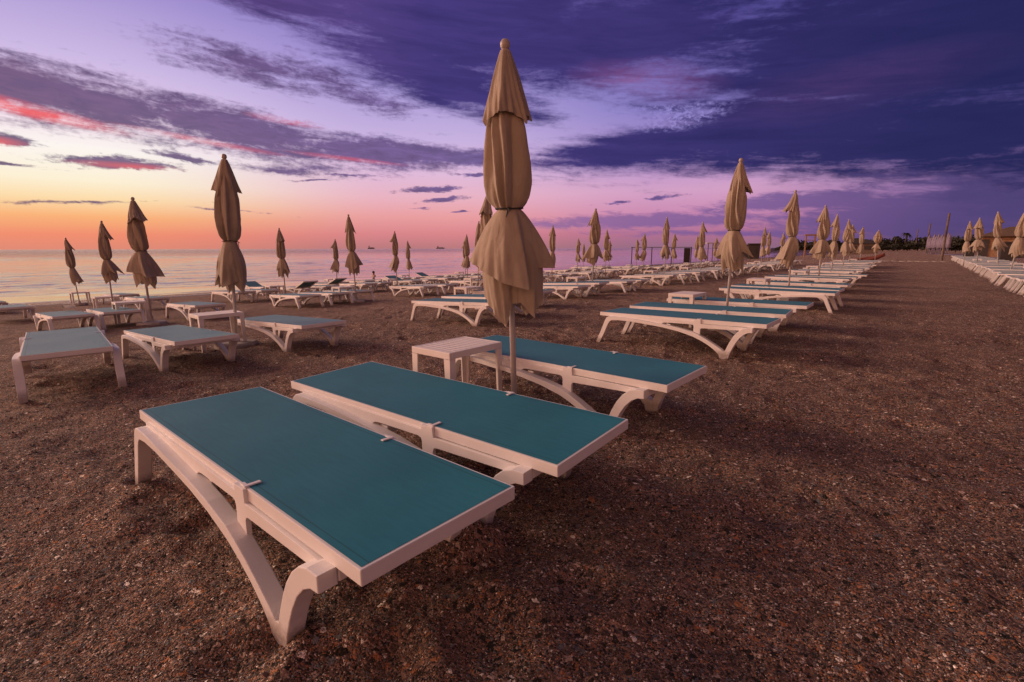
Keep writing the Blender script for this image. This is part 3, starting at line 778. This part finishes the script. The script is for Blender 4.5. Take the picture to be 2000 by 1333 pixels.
SPECIAL = {('A', 0): (0, 0.0), ('A', 1): (1, 0.6), ('B', 0): (4, 2.0), ('C', 0): (3, -0.6), ('D', 0): (1, 1.0), ('C', 1): (2, 0.4), ('E', 0): (4, 0.5), ('A', 2): (3, 2.6), ('A', 3): (1, 2.0), ('A', 4): (2, 1.0)}
EXTRA = {('A', 0): 'tall folded beige parasol in the centre, nearest of all', ('B', 0): 'folded beige parasol beside the small table, nearest in the second row', ('E', 0): 'small folded parasol leaning over at the far left by the sea'}
i = 0
for row, lst in ROWS.items():
    for k, (x, y) in enumerate(lst):
        pi, rz = SPECIAL.get((row, k), (random.choice([1, 2, 3, 4, 5, 6, 7]), random.uniform(0, 6.28)))
        lb = EXTRA.get((row, k), 'folded beige parasol, %s parasol of the %s' % (ORD[k], RN[row]))
        ln = LEAN.get((row, k), (R(random.uniform(-1.5, 1.5)), R(random.uniform(-1.5, 1.5))))
        po_ = put_parasol(pi, x, y, HGT[row], rz, lb, ln)
        if row == 'R':
            for ch in list(po_.children):
                if ch.name.startswith('base_weight'): bpy.data.objects.remove(ch)
put_parasol(-1, -2.75, 43.5, 2.32, 0.5, 'wide bulging folded parasol at the far end beside the red boats')

# loungers -----------------------------------------------------------
LP = make_lounger(); LO = make_lounger(0.0, M_sling_sheen); LB = make_lounger(R(38), M_sling_sheen)
JP = make_lounger_joined(); JO = make_lounger_joined(0.0, M_sling_sheen); JB = make_lounger_joined(R(20), M_sling_sheen)
lused = set(); nl = 0
def put_lounger(x, y, yaw, label, style='n', rev=False, z=None, tx=0.0, ty=None, far=False):
    """x, y is the centre of the bed"""
    global nl
    key = {'n': 'LP', 'o': 'LO', 'b': 'LB'}[style]
    key = key.replace('L', 'J', 1) if far else key
    P = {'LP': LP, 'LO': LO, 'LB': LB, 'JP': JP, 'JO': JO, 'JB': JB}[key]
    o = P if key not in lused else copy_tree(P); lused.add(key)
    slope = (gz(x + .8) - gz(x - .8)) / 1.6
    pit = -math.atan(slope) if ty is None else ty
    o.location = (x, y, gz(x) if z is None else z)
    e = (Matrix.Rotation(pit, 4, 'Y') @ Matrix.Rotation(tx, 4, 'X') @ Matrix.Rotation(yaw + (math.pi if rev else 0), 4, 'Z')).to_euler()
    o.rotation_euler = e
    tag(o, label, 'sun lounger', 'white framed sun loungers in rows on the beach'); nl += 1
    return o
W2 = BW / 2
def fitp(x0, y0, a): return (x0 + math.cos(a) * .95 - math.sin(a) * W2, y0 + math.sin(a) * .95 + math.cos(a) * W2, a)
for (x0, y0, a, tl, tw, lb) in [
    (-2.855, 0.613, -0.016, .005, -.010, 'teal lounger with white frame, nearest of all, in the lower left foreground'),
    (-2.836, 1.370, 0.016, .001, .030, 'teal lounger between the nearest one and the central parasol'),
    (-2.936, 2.738, -0.050, .009, .020, 'teal lounger just behind the central parasol and its table'),
    (-3.038, 5.404, -0.019, .013, 0, 'teal lounger seen side on, nearest in the second walkway group'),
    (-3.053, 6.235, 0.068, .009, .008, 'teal lounger right behind the side-on one, before the second parasol'),
    (-3.03, 7.45, 0.02, .008, 0, 'teal lounger behind the second walkway parasol pole')]:
    x, y, a = fitp(x0, y0, a)
    put_lounger(x, y, a, lb, 'n', z=-0.002, tx=tw, ty=-tl)
b2 = put_lounger(-6.22, 0.86, -0.13, 'pale teal lounger at the left edge showing its splayed rear legs', 'o', rev=True, z=-0.035, ty=-.02)
b2.scale = (.97, 1, .90)
put_lounger(-6.28, 1.80, -0.01, 'pale teal lounger left of the small white table', 'o')
put_lounger(-6.30, 3.05, 0.0, 'pale teal lounger right of the left parasol and its table', 'o')
GROUP = {
 ('B', 1): [(-1.95, 'n', 0), (-1.0, 'n', 0), (.55, 'n', 0)],
 ('B', 2): [(-2.1, 'o', 0), (-1.25, 'n', 0), (.1, 'o', 1), (.95, 'o', 0)],
 ('C', 0): [(-1.15, 'o', 1), (-.40, 'o', 1), (1.02, 'o', 0)],
 ('D', 0): [(-1.9, 'o', 0), (.9, 'o', 0)],
 ('C', 1): [(-1.45, 'o', 1), (-.62, 'o', 1), (.25, 'o', 1)],
 ('C', 2): [(-2.4, 'o', 1), (-1.5, 'o', 1), (.5, 'n', 0), (1.3, 'n', 0)],
}
far_cnt = 0
for row, lst in ROWS.items():
    if row == 'R': continue
    dxr = {'A': .04, 'B': .25, 'C': -.75, 'D': -.5, 'E': 0.9}[row]
    for k, (x, y) in enumerate(lst):
        if row == 'A' and k < 2: continue
        if row == 'B' and k == 0: continue
        if (row, k) in GROUP: g = GROUP[(row, k)]
        elif row == 'A': g = [(-1.75, 'n', 1 if k in (2,) else 0), (-.9, 'n', 1 if k == 2 else 0), (.68, 'n', 0)] + ([(1.5, 'n', 0)] if k > 3 else [])
        else: g = [(-1.6 + random.uniform(-.1, .1), random.choice('noo'), random.random() < .35), (-.75, random.choice('noo'), random.random() < .35), (.7, random.choice('noob'), random.random() < .3), (1.55, random.choice('noo'), random.random() < .4)]
        if row == 'E' and k == 0: g = [(-2.3, 'o', 0), (1.0, 'o', 0)]
        for j, (dy_, st_, rv) in enumerate(g):
            far = (y > 15 or row in 'DE')
            wrd = ['nearest', 'second', 'third', 'fourth'][j]
            lb = '%s lounger at the %s parasol of the %s' % (wrd, ORD[k], RN[row])
            yaw = random.uniform(-.05, .05)
            sh_ = {('B', 1, 0): 1.0, ('B', 1, 1): .7}.get((row, k, j), 0)
            put_lounger(x + dxr + sh_ + random.uniform(-.12, .12) * (0 if sh_ else 1), y + dy_, yaw, lb, st_, bool(rv), far=far)
# loungers between groups towards the water with raised backs
for (x, y, lb) in [(-19.9, 11.6, 'lounger with its back raised near the water, left of the fourth row'), (-17.2, 20.6, 'lounger with a raised dark back left of the central parasol'), (-21.2, 9.2, 'lounger with raised back standing closest to the sea')]:
    put_lounger(x, y, random.uniform(-.1, .1), lb, 'b', rev=(x < -20), far=True)
# right-hand row
y = 16.55; j = 0
while y < 62:
    lb = ('lounger number %s from the front in the row right of the walkway' % (ORD[j] if j < 10 else ''))
    if j >= 10: lb = 'one of the distant loungers in the row right of the walkway'
    else: lb = '%s lounger counting from the front in the row right of the walkway' % ORD[j]
    put_lounger(2.72 + random.uniform(-.08, .08), y, random.uniform(-.03, .03), lb, random.choice('nno'), False, far=True)
    j += 1
    y += 0.82 if j % 4 else 1.55

# tables ---------------------------------------------------------------
T = make_table(); tfirst = True
OFF = {('A', 0): (-.542, .026), ('A', 1): (-.62, .16), ('A', 2): (-.6, -.05), ('B', 0): (-.12, -.16), ('C', 0): (-.95, -.1)}
for row, lst in ROWS.items():
    for k, (x, y) in enumerate(lst):
        ox, oy = OFF.get((row, k), (random.uniform(-.7, -.3), random.uniform(-.15, .15)))
        o = T if tfirst else copy_tree(T); tfirst = False
        if row == 'R': ox, oy = .55, .1
        o.location = (x + ox, y + oy, gz(x + ox)); o.rotation_euler = (0, 0, random.uniform(-.06, .06) if (row, k) != ('A', 0) else 0.0)
        lb = {('A', 0): 'white slatted table beside the central parasol pole, nearest of all', ('A', 1): 'white table behind the side-on loungers of the second walkway group', ('B', 0): 'white table beside the large parasol on the left'}.get((row, k), 'small white table under the %s parasol of the %s' % (ORD[k], RN[row]))
        tag(o, lb, 'side table', 'small white side tables')

# ------------------------------------------------------------------ things further off
def simple(name, label, cat, build, mat, loc=(0, 0, 0), rot=(0, 0, 0), group=None, smooth=False):
    b_ = NB(); build(b_); o = obj(name, b_, mat, None, smooth, loc); o.rotation_euler = rot
    return tag(o, label, cat, group)
# wooden masts
for (x, y, h, r, lb) in [(1.04, 55.6, 3.9, .10, 'tallest bare wooden mast at the right side of the walkway'), (-.10, 119.7, 5.4, .15, 'middle bare wooden mast beyond the walkway'), (-3.0, 210, 6.9, .18, 'farthest thin wooden mast at the end of the walkway')]:
    def bl(b_, h=h, r=r):
        tube(b_, (0, 0, -.3), (.02, 0, h * .5), r, r * .88, 10, False); tube(b_, (.02, 0, h * .5), (.05, 0, h), r * .88, r * .78, 10)
    simple('wooden_mast', lb, 'mast', bl, M_wood, (x, y, 0), (0, 0, 0), 'wooden masts by the walkway', True)
# rope lying across the walkway and the board path on the right
def bl(b_):
    pts = [(-2.6 + i * .5, 50 + .15 * math.sin(i * .9), .05 + .02 * math.sin(i * 2.1)) for i in range(9)]
    for p0, p1 in zip(pts, pts[1:]): tube(b_, p0, p1, .018, seg=6)
simple('barrier_rope', 'pale rope stretched low across the walkway', 'rope', bl, M_rope, smooth=True)
bm = NB(); box(bm, (3.2, 96, .05), 1.5, 60, .06, Matrix.Rotation(R(6), 3, 'Z'))
tag(obj('path', bm, M_mauve), 'pale board path beyond the right hand loungers', None, None, 'structure')
# pale closed awnings in a dense row
pa = None
for i in range(16):
    def bl(b_):
        tube(b_, (0, 0, 0), (0, 0, 1.2), .05, seg=6)
        lathe(b_, [(.20, .95), (.30, 1.0), (.24, 1.6), (.26, 2.0), (.16, 2.6), (.03, 2.95)], 9)
    if pa is None:
        b_ = NB(); bl(b_); pa = obj('closed_awning', b_, M_mauve, None, True); o = pa
    else: o = pa.copy(); C.objects.link(o)
    o.location = (.1 + i * .16 + random.uniform(-.05, .05), 112 - i * .55, 0); s = random.uniform(.92, 1.12); o.scale = (s, s, s * random.uniform(.95, 1.08))
    tag(o, 'pale mauve closed parasol in the dense far row between the masts', 'parasol', 'dense row of pale closed parasols far off')
# red boats drawn up at the far end
def boat(b_):
    n_ = 14; rows = []
    for i in range(n_ + 1):
        t = i / n_; xx = (t - .5) * 3.6
        wd = .42 * math.sin(math.pi * min(1, t * .92 + .10)) ** .6 * (1 if t < .99 else .1); kz = .10 + .30 * max(0, t - .55) ** 1.5 * 2
        tz = .42 + .22 * t * t
        rows.append([(xx, -wd, tz), (xx, -wd * .9, (tz + kz) / 2), (xx, -wd * .45, kz), (xx, 0, kz - .04), (xx, wd * .45, kz), (xx, wd * .9, (tz + kz) / 2), (xx, wd, tz), (xx, wd * .85, tz - .02), (xx, 0, kz + .18), (xx, -wd * .85, tz - .02)])
    V = [[b_.verts.new(p) for p in r] for r in rows]
    for A, B in zip(V, V[1:]):
        for i in range(10): b_.faces.new((A[i], A[(i + 1) % 10], B[(i + 1) % 10], B[i]))
    b_.faces.new(V[0]); b_.faces.new(V[-1][::-1])
simple('rowing_boat', 'red boat hull with its bow raised, nearer of the two', 'boat', boat, M_red, (-3.0, 46.2, .12), (0, R(-14), R(42)), 'red boats at the end of the walkway', True).scale = (.52, .6, .6)
simple('rowing_boat', 'red boat lying low behind the bow raised one', 'boat', boat, M_red, (-3.6, 47.6, .1), (0, R(-5), R(20)), 'red boats at the end of the walkway', True).scale = (.5, .6, .55)
# timber gateway
g = thing('timber_gateway', 'small timber gateway standing between the parasols far off', 'gateway', (-13.8, 87.8, -.2), (0, 0, R(20))); g.scale = (.55, .6, .88)
for s in (-1, 1):
    b_ = NB(); box(b_, (s * 1.1, 0, 1.7), .34, .4, 3.6, bevel=.02); obj('post', b_, M_warm, g)
b_ = NB(); box(b_, (0, 0, 3.62), 2.9, .45, .28, bevel=.03); obj('lintel', b_, M_warm, g)
b_ = NB(); box(b_, (0, 0, 2.75), 1.85, .12, .12); obj('rail', b_, M_warm, g)
# wind screen by the water
g = thing('wind_screen', 'long low wind screen of glass panels with dark door by the water', 'wind screen', (-25.7, 60.6, -.86), (0, 0, math.atan2(4.7, 5.7)))
b_ = NB(); box(b_, (0, 0, 2.06), 7.6, .10, .07); obj('top_rail', b_, M_dark, g)
for xx in (-3.7, -1.2, 1.3, 3.75):
    b_ = NB(); box(b_, (xx, 0, 1.0), .08, .13, 2.1); obj('post', b_, M_dark, g)
b_ = NB(); box(b_, (3.2, -.12, 1.0), .78, .06, 1.95); obj('door_panel', b_, M_dark, g)
# awning and huts behind the middle loungers
g = thing('shade_pergola', 'flat white shade roof on thin posts behind the middle parasols', 'pergola', (-24.8, 78.7, -.9), (0, 0, math.atan2(2.1, 2.5)))
b_ = NB(); box(b_, (0, 0, 2.72), 3.6, 2.4, .12); obj('roof', b_, M_wall, g)
for xx in (-1.6, 0, 1.6):
    for yy in (-1.1, 1.1):
        b_ = NB(); box(b_, (xx, yy, 1.33), .1, .1, 2.66); obj('post', b_, M_wood, g)
def hut(name, label, loc, rz, sx, sy, h, wallm, roofm, rh, flatr=False, win=2):
    g = thing(name, label, 'hut', loc, (0, 0, rz))
    b_ = NB(); box(b_, (0, 0, h / 2 - .2), sx, sy, h + .4); obj('wall', b_, wallm, g)
    b_ = NB()
    if flatr: box(b_, (0, 0, h + .1), sx + .5, sy + .5, .18, bevel=.02)
    else:
        o_ = .4; v = [b_.verts.new(p) for p in ((-sx / 2 - o_, -sy / 2 - o_, h), (sx / 2 + o_, -sy / 2 - o_, h), (sx / 2 + o_, sy / 2 + o_, h), (-sx / 2 - o_, sy / 2 + o_, h), (-sx / 4, 0, h + rh), (sx / 4, 0, h + rh))]
        for fc in ((0, 1, 5, 4), (1, 2, 5), (2, 3, 4, 5), (3, 0, 4), (3, 2, 1, 0)): b_.faces.new([v[i_] for i_ in fc])
    obj('roof', b_, roofm, g)
    for i_ in range(win):
        b_ = NB(); box(b_, (-sx / 2 + sx * (i_ + .5) / win, -sy / 2 - .03, h * .55), sx / win * .5, .08, h * .4); obj('window', b_, M_dark, g)
    return g
hut('beach_kiosk', 'dark boxy kiosk behind the second parasol of the walkway row', (-24.35, 98.8, -.9), R(14), 1.7, 2.0, 2.6, M_dark, M_dark, .4, True, 1)
hut('beach_cabin', 'brown flat roofed cabin low on the skyline', (-30, 118, -1.0), R(10), 4, 3, 2.6, M_wood, M_dark, .4, True, 2)
hut('beach_cabin', 'brown cabin seen left of the bulging far parasol', (-11.0, 128, 0), R(8), 5, 4, 1.9, M_wood, M_dark, .9, False, 2)
# beach bar with reed roof on the right
g = thing('beach_bar', 'brown timber beach bar with reed roof behind the right hand parasols', 'beach bar', (8.2, 76, 0), (0, 0, R(-3)))
b_ = NB()
for i_ in range(11): box(b_, (-.0, -1.5 - .004 * (i_ % 2), .11 + i_ * .21), 7.4, .12, .185)
obj('plank_wall', b_, M_warm, g)
b_ = NB(); box(b_, (.6, 1.2, 1.2), 6.0, 5.0, 2.3); obj('wall', b_, M_wood, g)
b_ = NB()
v = [b_.verts.new(p) for p in ((-4.2, -2.2, 2.25), (4.4, -2.2, 2.25), (4.4, 4.4, 2.25), (-4.2, 4.4, 2.25), (-1.6, 1.0, 3.3), (2.2, 1.0, 3.3))]
for fc in ((0, 1, 5, 4), (1, 2, 5), (2, 3, 4, 5), (3, 0, 4), (3, 2, 1, 0)): b_.faces.new([v[i_] for i_ in fc])
obj('roof', b_, M_thatch, g)
for i_, xx in enumerate((-3.4, -.6, 2.2)):
    b_ = NB(); box(b_, (xx, -1.63, 1.0), .75, .10, 1.9); obj('door', b_, M_dark, g)
for (x, y, s, lb) in [(2.75, 57, 1.0, 'dark upright bin at the end of the right hand row'), (3.9, 44, 1.15, 'dark upright board between the leaning right hand parasols')]:
    def bl(b_, s=s):
        box(b_, (0, 0, .6 * s), .62 * s, .5 * s, 1.2 * s, bevel=.03); box(b_, (0, 0, 1.23 * s), .68 * s, .56 * s, .08 * s, bevel=.02)
    simple('litter_bin' if s == 1 else 'notice_board', lb, 'bin' if s == 1 else 'board', bl, M_dark, (x, y, 0), (0, 0, .1))

# shrubs, palms on the skyline
def crown_mesh(bm_, rs, cx_, cy_, cz_, rx, rz_, n_, leaf):
    for _ in range(n_):
        u1, v1 = rs.uniform(0, 6.28), rs.uniform(-.5, 1)
        rr2 = rs.uniform(.35, 1) ** .5 * (0.78 + .35 * math.sin(3 * u1 + cx_) * math.sin(2.2 * v1 + cy_))
        c0 = Vector((cx_ + rx * rr2 * math.cos(u1) * math.sqrt(max(0, 1 - v1 * v1)), cy_ + rx * rr2 * math.sin(u1) * math.sqrt(max(0, 1 - v1 * v1)), cz_ + rz_ * rr2 * v1))
        a_ = Vector(rs.normal(size=3)).normalized(); b2 = a_.cross(Vector(rs.normal(size=3))).normalized()
        s_ = leaf * rs.uniform(.6, 1.5)
        bm_.faces.new([bm_.verts.new(c0 + a_ * s_), bm_.verts.new(c0 + b2 * s_ * .6), bm_.verts.new(c0 - a_ * s_), bm_.verts.new(c0 - b2 * s_ * .6)])
def shrub(x, y, w_, h_, label, seed, name='shrub', cat='shrub'):
    rs = np.random.RandomState(seed)
    g_ = thing(name, label, cat, (x, y, 0), group='dark shrubs and trees on the far skyline')
    b_ = NB(); crown_mesh(b_, rs, 0, 0, h_ * .55, w_ * .5, h_ * .5, 420, w_ * .07); crown_mesh(b_, rs, w_ * .3, 0, h_ * .38, w_ * .36, h_ * .32, 220, w_ * .07); crown_mesh(b_, rs, -w_ * .33, .2, h_ * .33, w_ * .36, h_ * .3, 220, w_ * .07)
    obj('crown', b_, M_leaf, g_)
    b_ = NB(); tube(b_, (0, 0, 0), (0, 0, h_ * .5), .12, .07, 6); obj('trunk', b_, M_trunk, g_)
xs_ = [(-44, 250, 8, 4.2), (-36, 240, 7, 3.6), (-29, 235, 8, 3.9), (-23, 250, 9, 4.6), (-17.5, 245, 7, 4.1), (-13.5, 236, 6, 4.4), (-9.5, 242, 8, 4.4), (-5.2, 250, 7, 3.8), (-1.2, 238, 7, 4.6), (2.6, 230, 7, 4.4), (6.5, 215, 7, 4.0), (5.0, 150, 4.2, 3.3), (7.2, 150, 4.4, 3.5), (9.4, 148, 4.6, 3.2), (12, 140, 5, 3.6), (15.5, 150, 6, 3.8)]
for i_ in range(18): xs_.append((-40 + i_ * 2.75 + random.uniform(-.8, .8), 196 + random.uniform(-8, 8), random.uniform(4, 6.5), random.uniform(1.5, 2.6)))
for i, (x, y, w_, h_) in enumerate(xs_):
    shrub(x, y, w_, h_, 'dark leafy shrub, %s from the left in the far skyline clump' % (['first', 'second', 'third', 'fourth', 'fifth', 'sixth', 'seventh', 'eighth', 'ninth', 'tenth', 'eleventh', 'twelfth', 'thirteenth', 'fourteenth', 'fifteenth', 'sixteenth'][i]) if i < 16 else 'low dark shrub in the continuous scrub line at the far beach end', 100 + i)
def palm(x, y, h_, label, seed):
    rs = np.random.RandomState(seed); g_ = thing('palm_tree', label, 'palm tree', (x, y, 0), group='palm trees on the far skyline')
    b_ = NB(); tube(b_, (0, 0, 0), (.15, 0, h_ * .82), .22, .15, 8); obj('trunk', b_, M_trunk, g_)
    b_ = NB()
    for k in range(16):
        a_ = k / 16 * 6.28 + rs.uniform(-.2, .2); L_ = h_ * .30 * rs.uniform(.8, 1.1); up = rs.uniform(.1, .75)
        prev = None
        for i_ in range(7):
            t = i_ / 6; p_ = Vector((.15 + math.cos(a_) * L_ * t, math.sin(a_) * L_ * t, h_ * .82 + L_ * (up * t * 1.5 - 1.3 * t * t)))
            w2 = .30 * math.sin(math.pi * min(.98, t * .9 + .1)); sd_ = Vector((-math.sin(a_), math.cos(a_), -.2)) * w2
            cur = (b_.verts.new(p_ + sd_), b_.verts.new(p_ - sd_))
            if prev: b_.faces.new((prev[0], prev[1], cur[1], cur[0]))
            prev = cur
    obj('fronds', b_, M_leaf, g_)
palm(-6.7, 240, 7.4, 'taller palm tree on the skyline beyond the walkway', 1)
palm(-9.4, 235, 6.0, 'shorter palm tree on the skyline beyond the walkway', 2)
# low dune edge and clutter at the end of the beach
bm = NB(); rs = np.random.RandomState(9)
n_ = 60; rows = []
for j_ in range(4):
    rows.append([bm.verts.new((-60 + i_ * 2.4, 268 + j_ * 9 + rs.uniform(-1, 1), (0, .9, 1.3, 1.4)[j_] * rs.uniform(.7, 1.2) + (gz(-60 + i_ * 2.4) if j_ == 0 else -.1))) for i_ in range(n_)])
for A, B in zip(rows, rows[1:]):
    for i_ in range(n_ - 1): bm.faces.new((A[i_], A[i_ + 1], B[i_ + 1], B[i_]))
tag(obj('dune', bm, M_sand, None, True), 'low brown rise closing the far end of the beach', None, None, 'structure')

# ships and bather
def ship(b_, L_=60):
    prism(b_, [(-L_ / 2, 0), (L_ / 2 - 6, 0), (L_ / 2, 7), (-L_ / 2 - 1, 6)], -5, 5)
    box(b_, (-L_ * .32, 0, 11), L_ * .14, 8, 10); tube(b_, (-L_ * .32, 0, 16), (-L_ * .32, 0, 22), 1.2, seg=8)
    for k in range(3): box(b_, (-L_ * .1 + k * L_ * .16, 0, 8.5), L_ * .1, 7, 4)
simple('cargo_ship', 'larger ship silhouette on the horizon left of the central parasol', 'ship', ship, M_ship, (-2640, 2410, -1), (0, 0, R(40)), 'ships on the horizon')
simple('cargo_ship', 'small ship silhouette on the horizon above the swimmer', 'ship', lambda b_: ship(b_, 42), M_ship, (-2600, 1810, -1), (0, 0, R(60)), 'ships on the horizon')
# bather: head and shoulders above the water
me = bpy.data.meshes.new('person')
vv = [(0, 0, -.55), (0, 0, -.25), (0, 0, 0), (0, 0, .10), (0, .01, .20), (0, .01, .30), (.17, 0, .02), (.24, .03, -.18), (.25, .14, -.38), (-.17, 0, .02), (-.24, .03, -.18), (-.25, .14, -.38)]
ee = [(0, 1), (1, 2), (2, 3), (3, 4), (4, 5), (2, 6), (6, 7), (7, 8), (2, 9), (9, 10), (10, 11)]
rad = [.15, .16, .12, .055, .095, .075, .065, .05, .04, .065, .05, .04]
me.from_pydata(vv, ee, []); me.update()
po = bpy.data.objects.new('person', me); C.objects.link(po)
md = po.modifiers.new('skin', 'SKIN'); po.modifiers.new('sub', 'SUBSURF').levels = 2
for v, r0 in zip(me.skin_vertices[0].data, rad): v.radius = (r0, r0)
me.skin_vertices[0].data[0].use_root = True
me.materials.append(M_skin); po.location = (-33.8, 23.6, SEA_Z + .02)
tag(po, 'bather standing in the shallow sea with head and shoulders above water', 'person')
b_ = NB(); bmesh.ops.create_uvsphere(b_, u_segments=14, v_segments=10, radius=.108)
for v in b_.verts: v.co.z = v.co.z * 1.0 + .275; v.co.y -= .005
for v in [v for v in b_.verts if v.co.z < .22]: v.co.z = .22
obj('hair', b_, M_hair, po, True)
# crumpled towel on the far left lounger
rs = np.random.RandomState(4); bm = NB()
G = [[bm.verts.new((-.17 + .034 * i_, -.09 + .03 * j_, .012 + .05 * abs(math.sin(i_ * 1.3 + j_)) * math.sin(math.pi * i_ / 10) + rs.uniform(0, .02))) for j_ in range(7)] for i_ in range(11)]
for i_ in range(10):
    for j_ in range(6): bm.faces.new((G[i_][j_], G[i_ + 1][j_], G[i_ + 1][j_ + 1], G[i_][j_ + 1]))
tw = obj('crumpled_towel', bm, plain('pale_towel', (0.7, 0.6, 0.5, 1), .9), None, True, (-13.1, 1.95, gz(-13.1) + .37))
tag(tw, 'crumpled pale towel lying on a lounger at the far left', 'towel')

# drop kinds that were never placed
def drop(o):
    for c0 in list(o.children): drop(c0)
    bpy.data.objects.remove(o)
for key, P0 in (('LP', LP), ('LO', LO), ('LB', LB), ('JP', JP), ('JO', JO), ('JB', JB)):
    if key not in lused: drop(P0)
for i_, P0 in enumerate(protos):
    if i_ not in used: drop(P0)
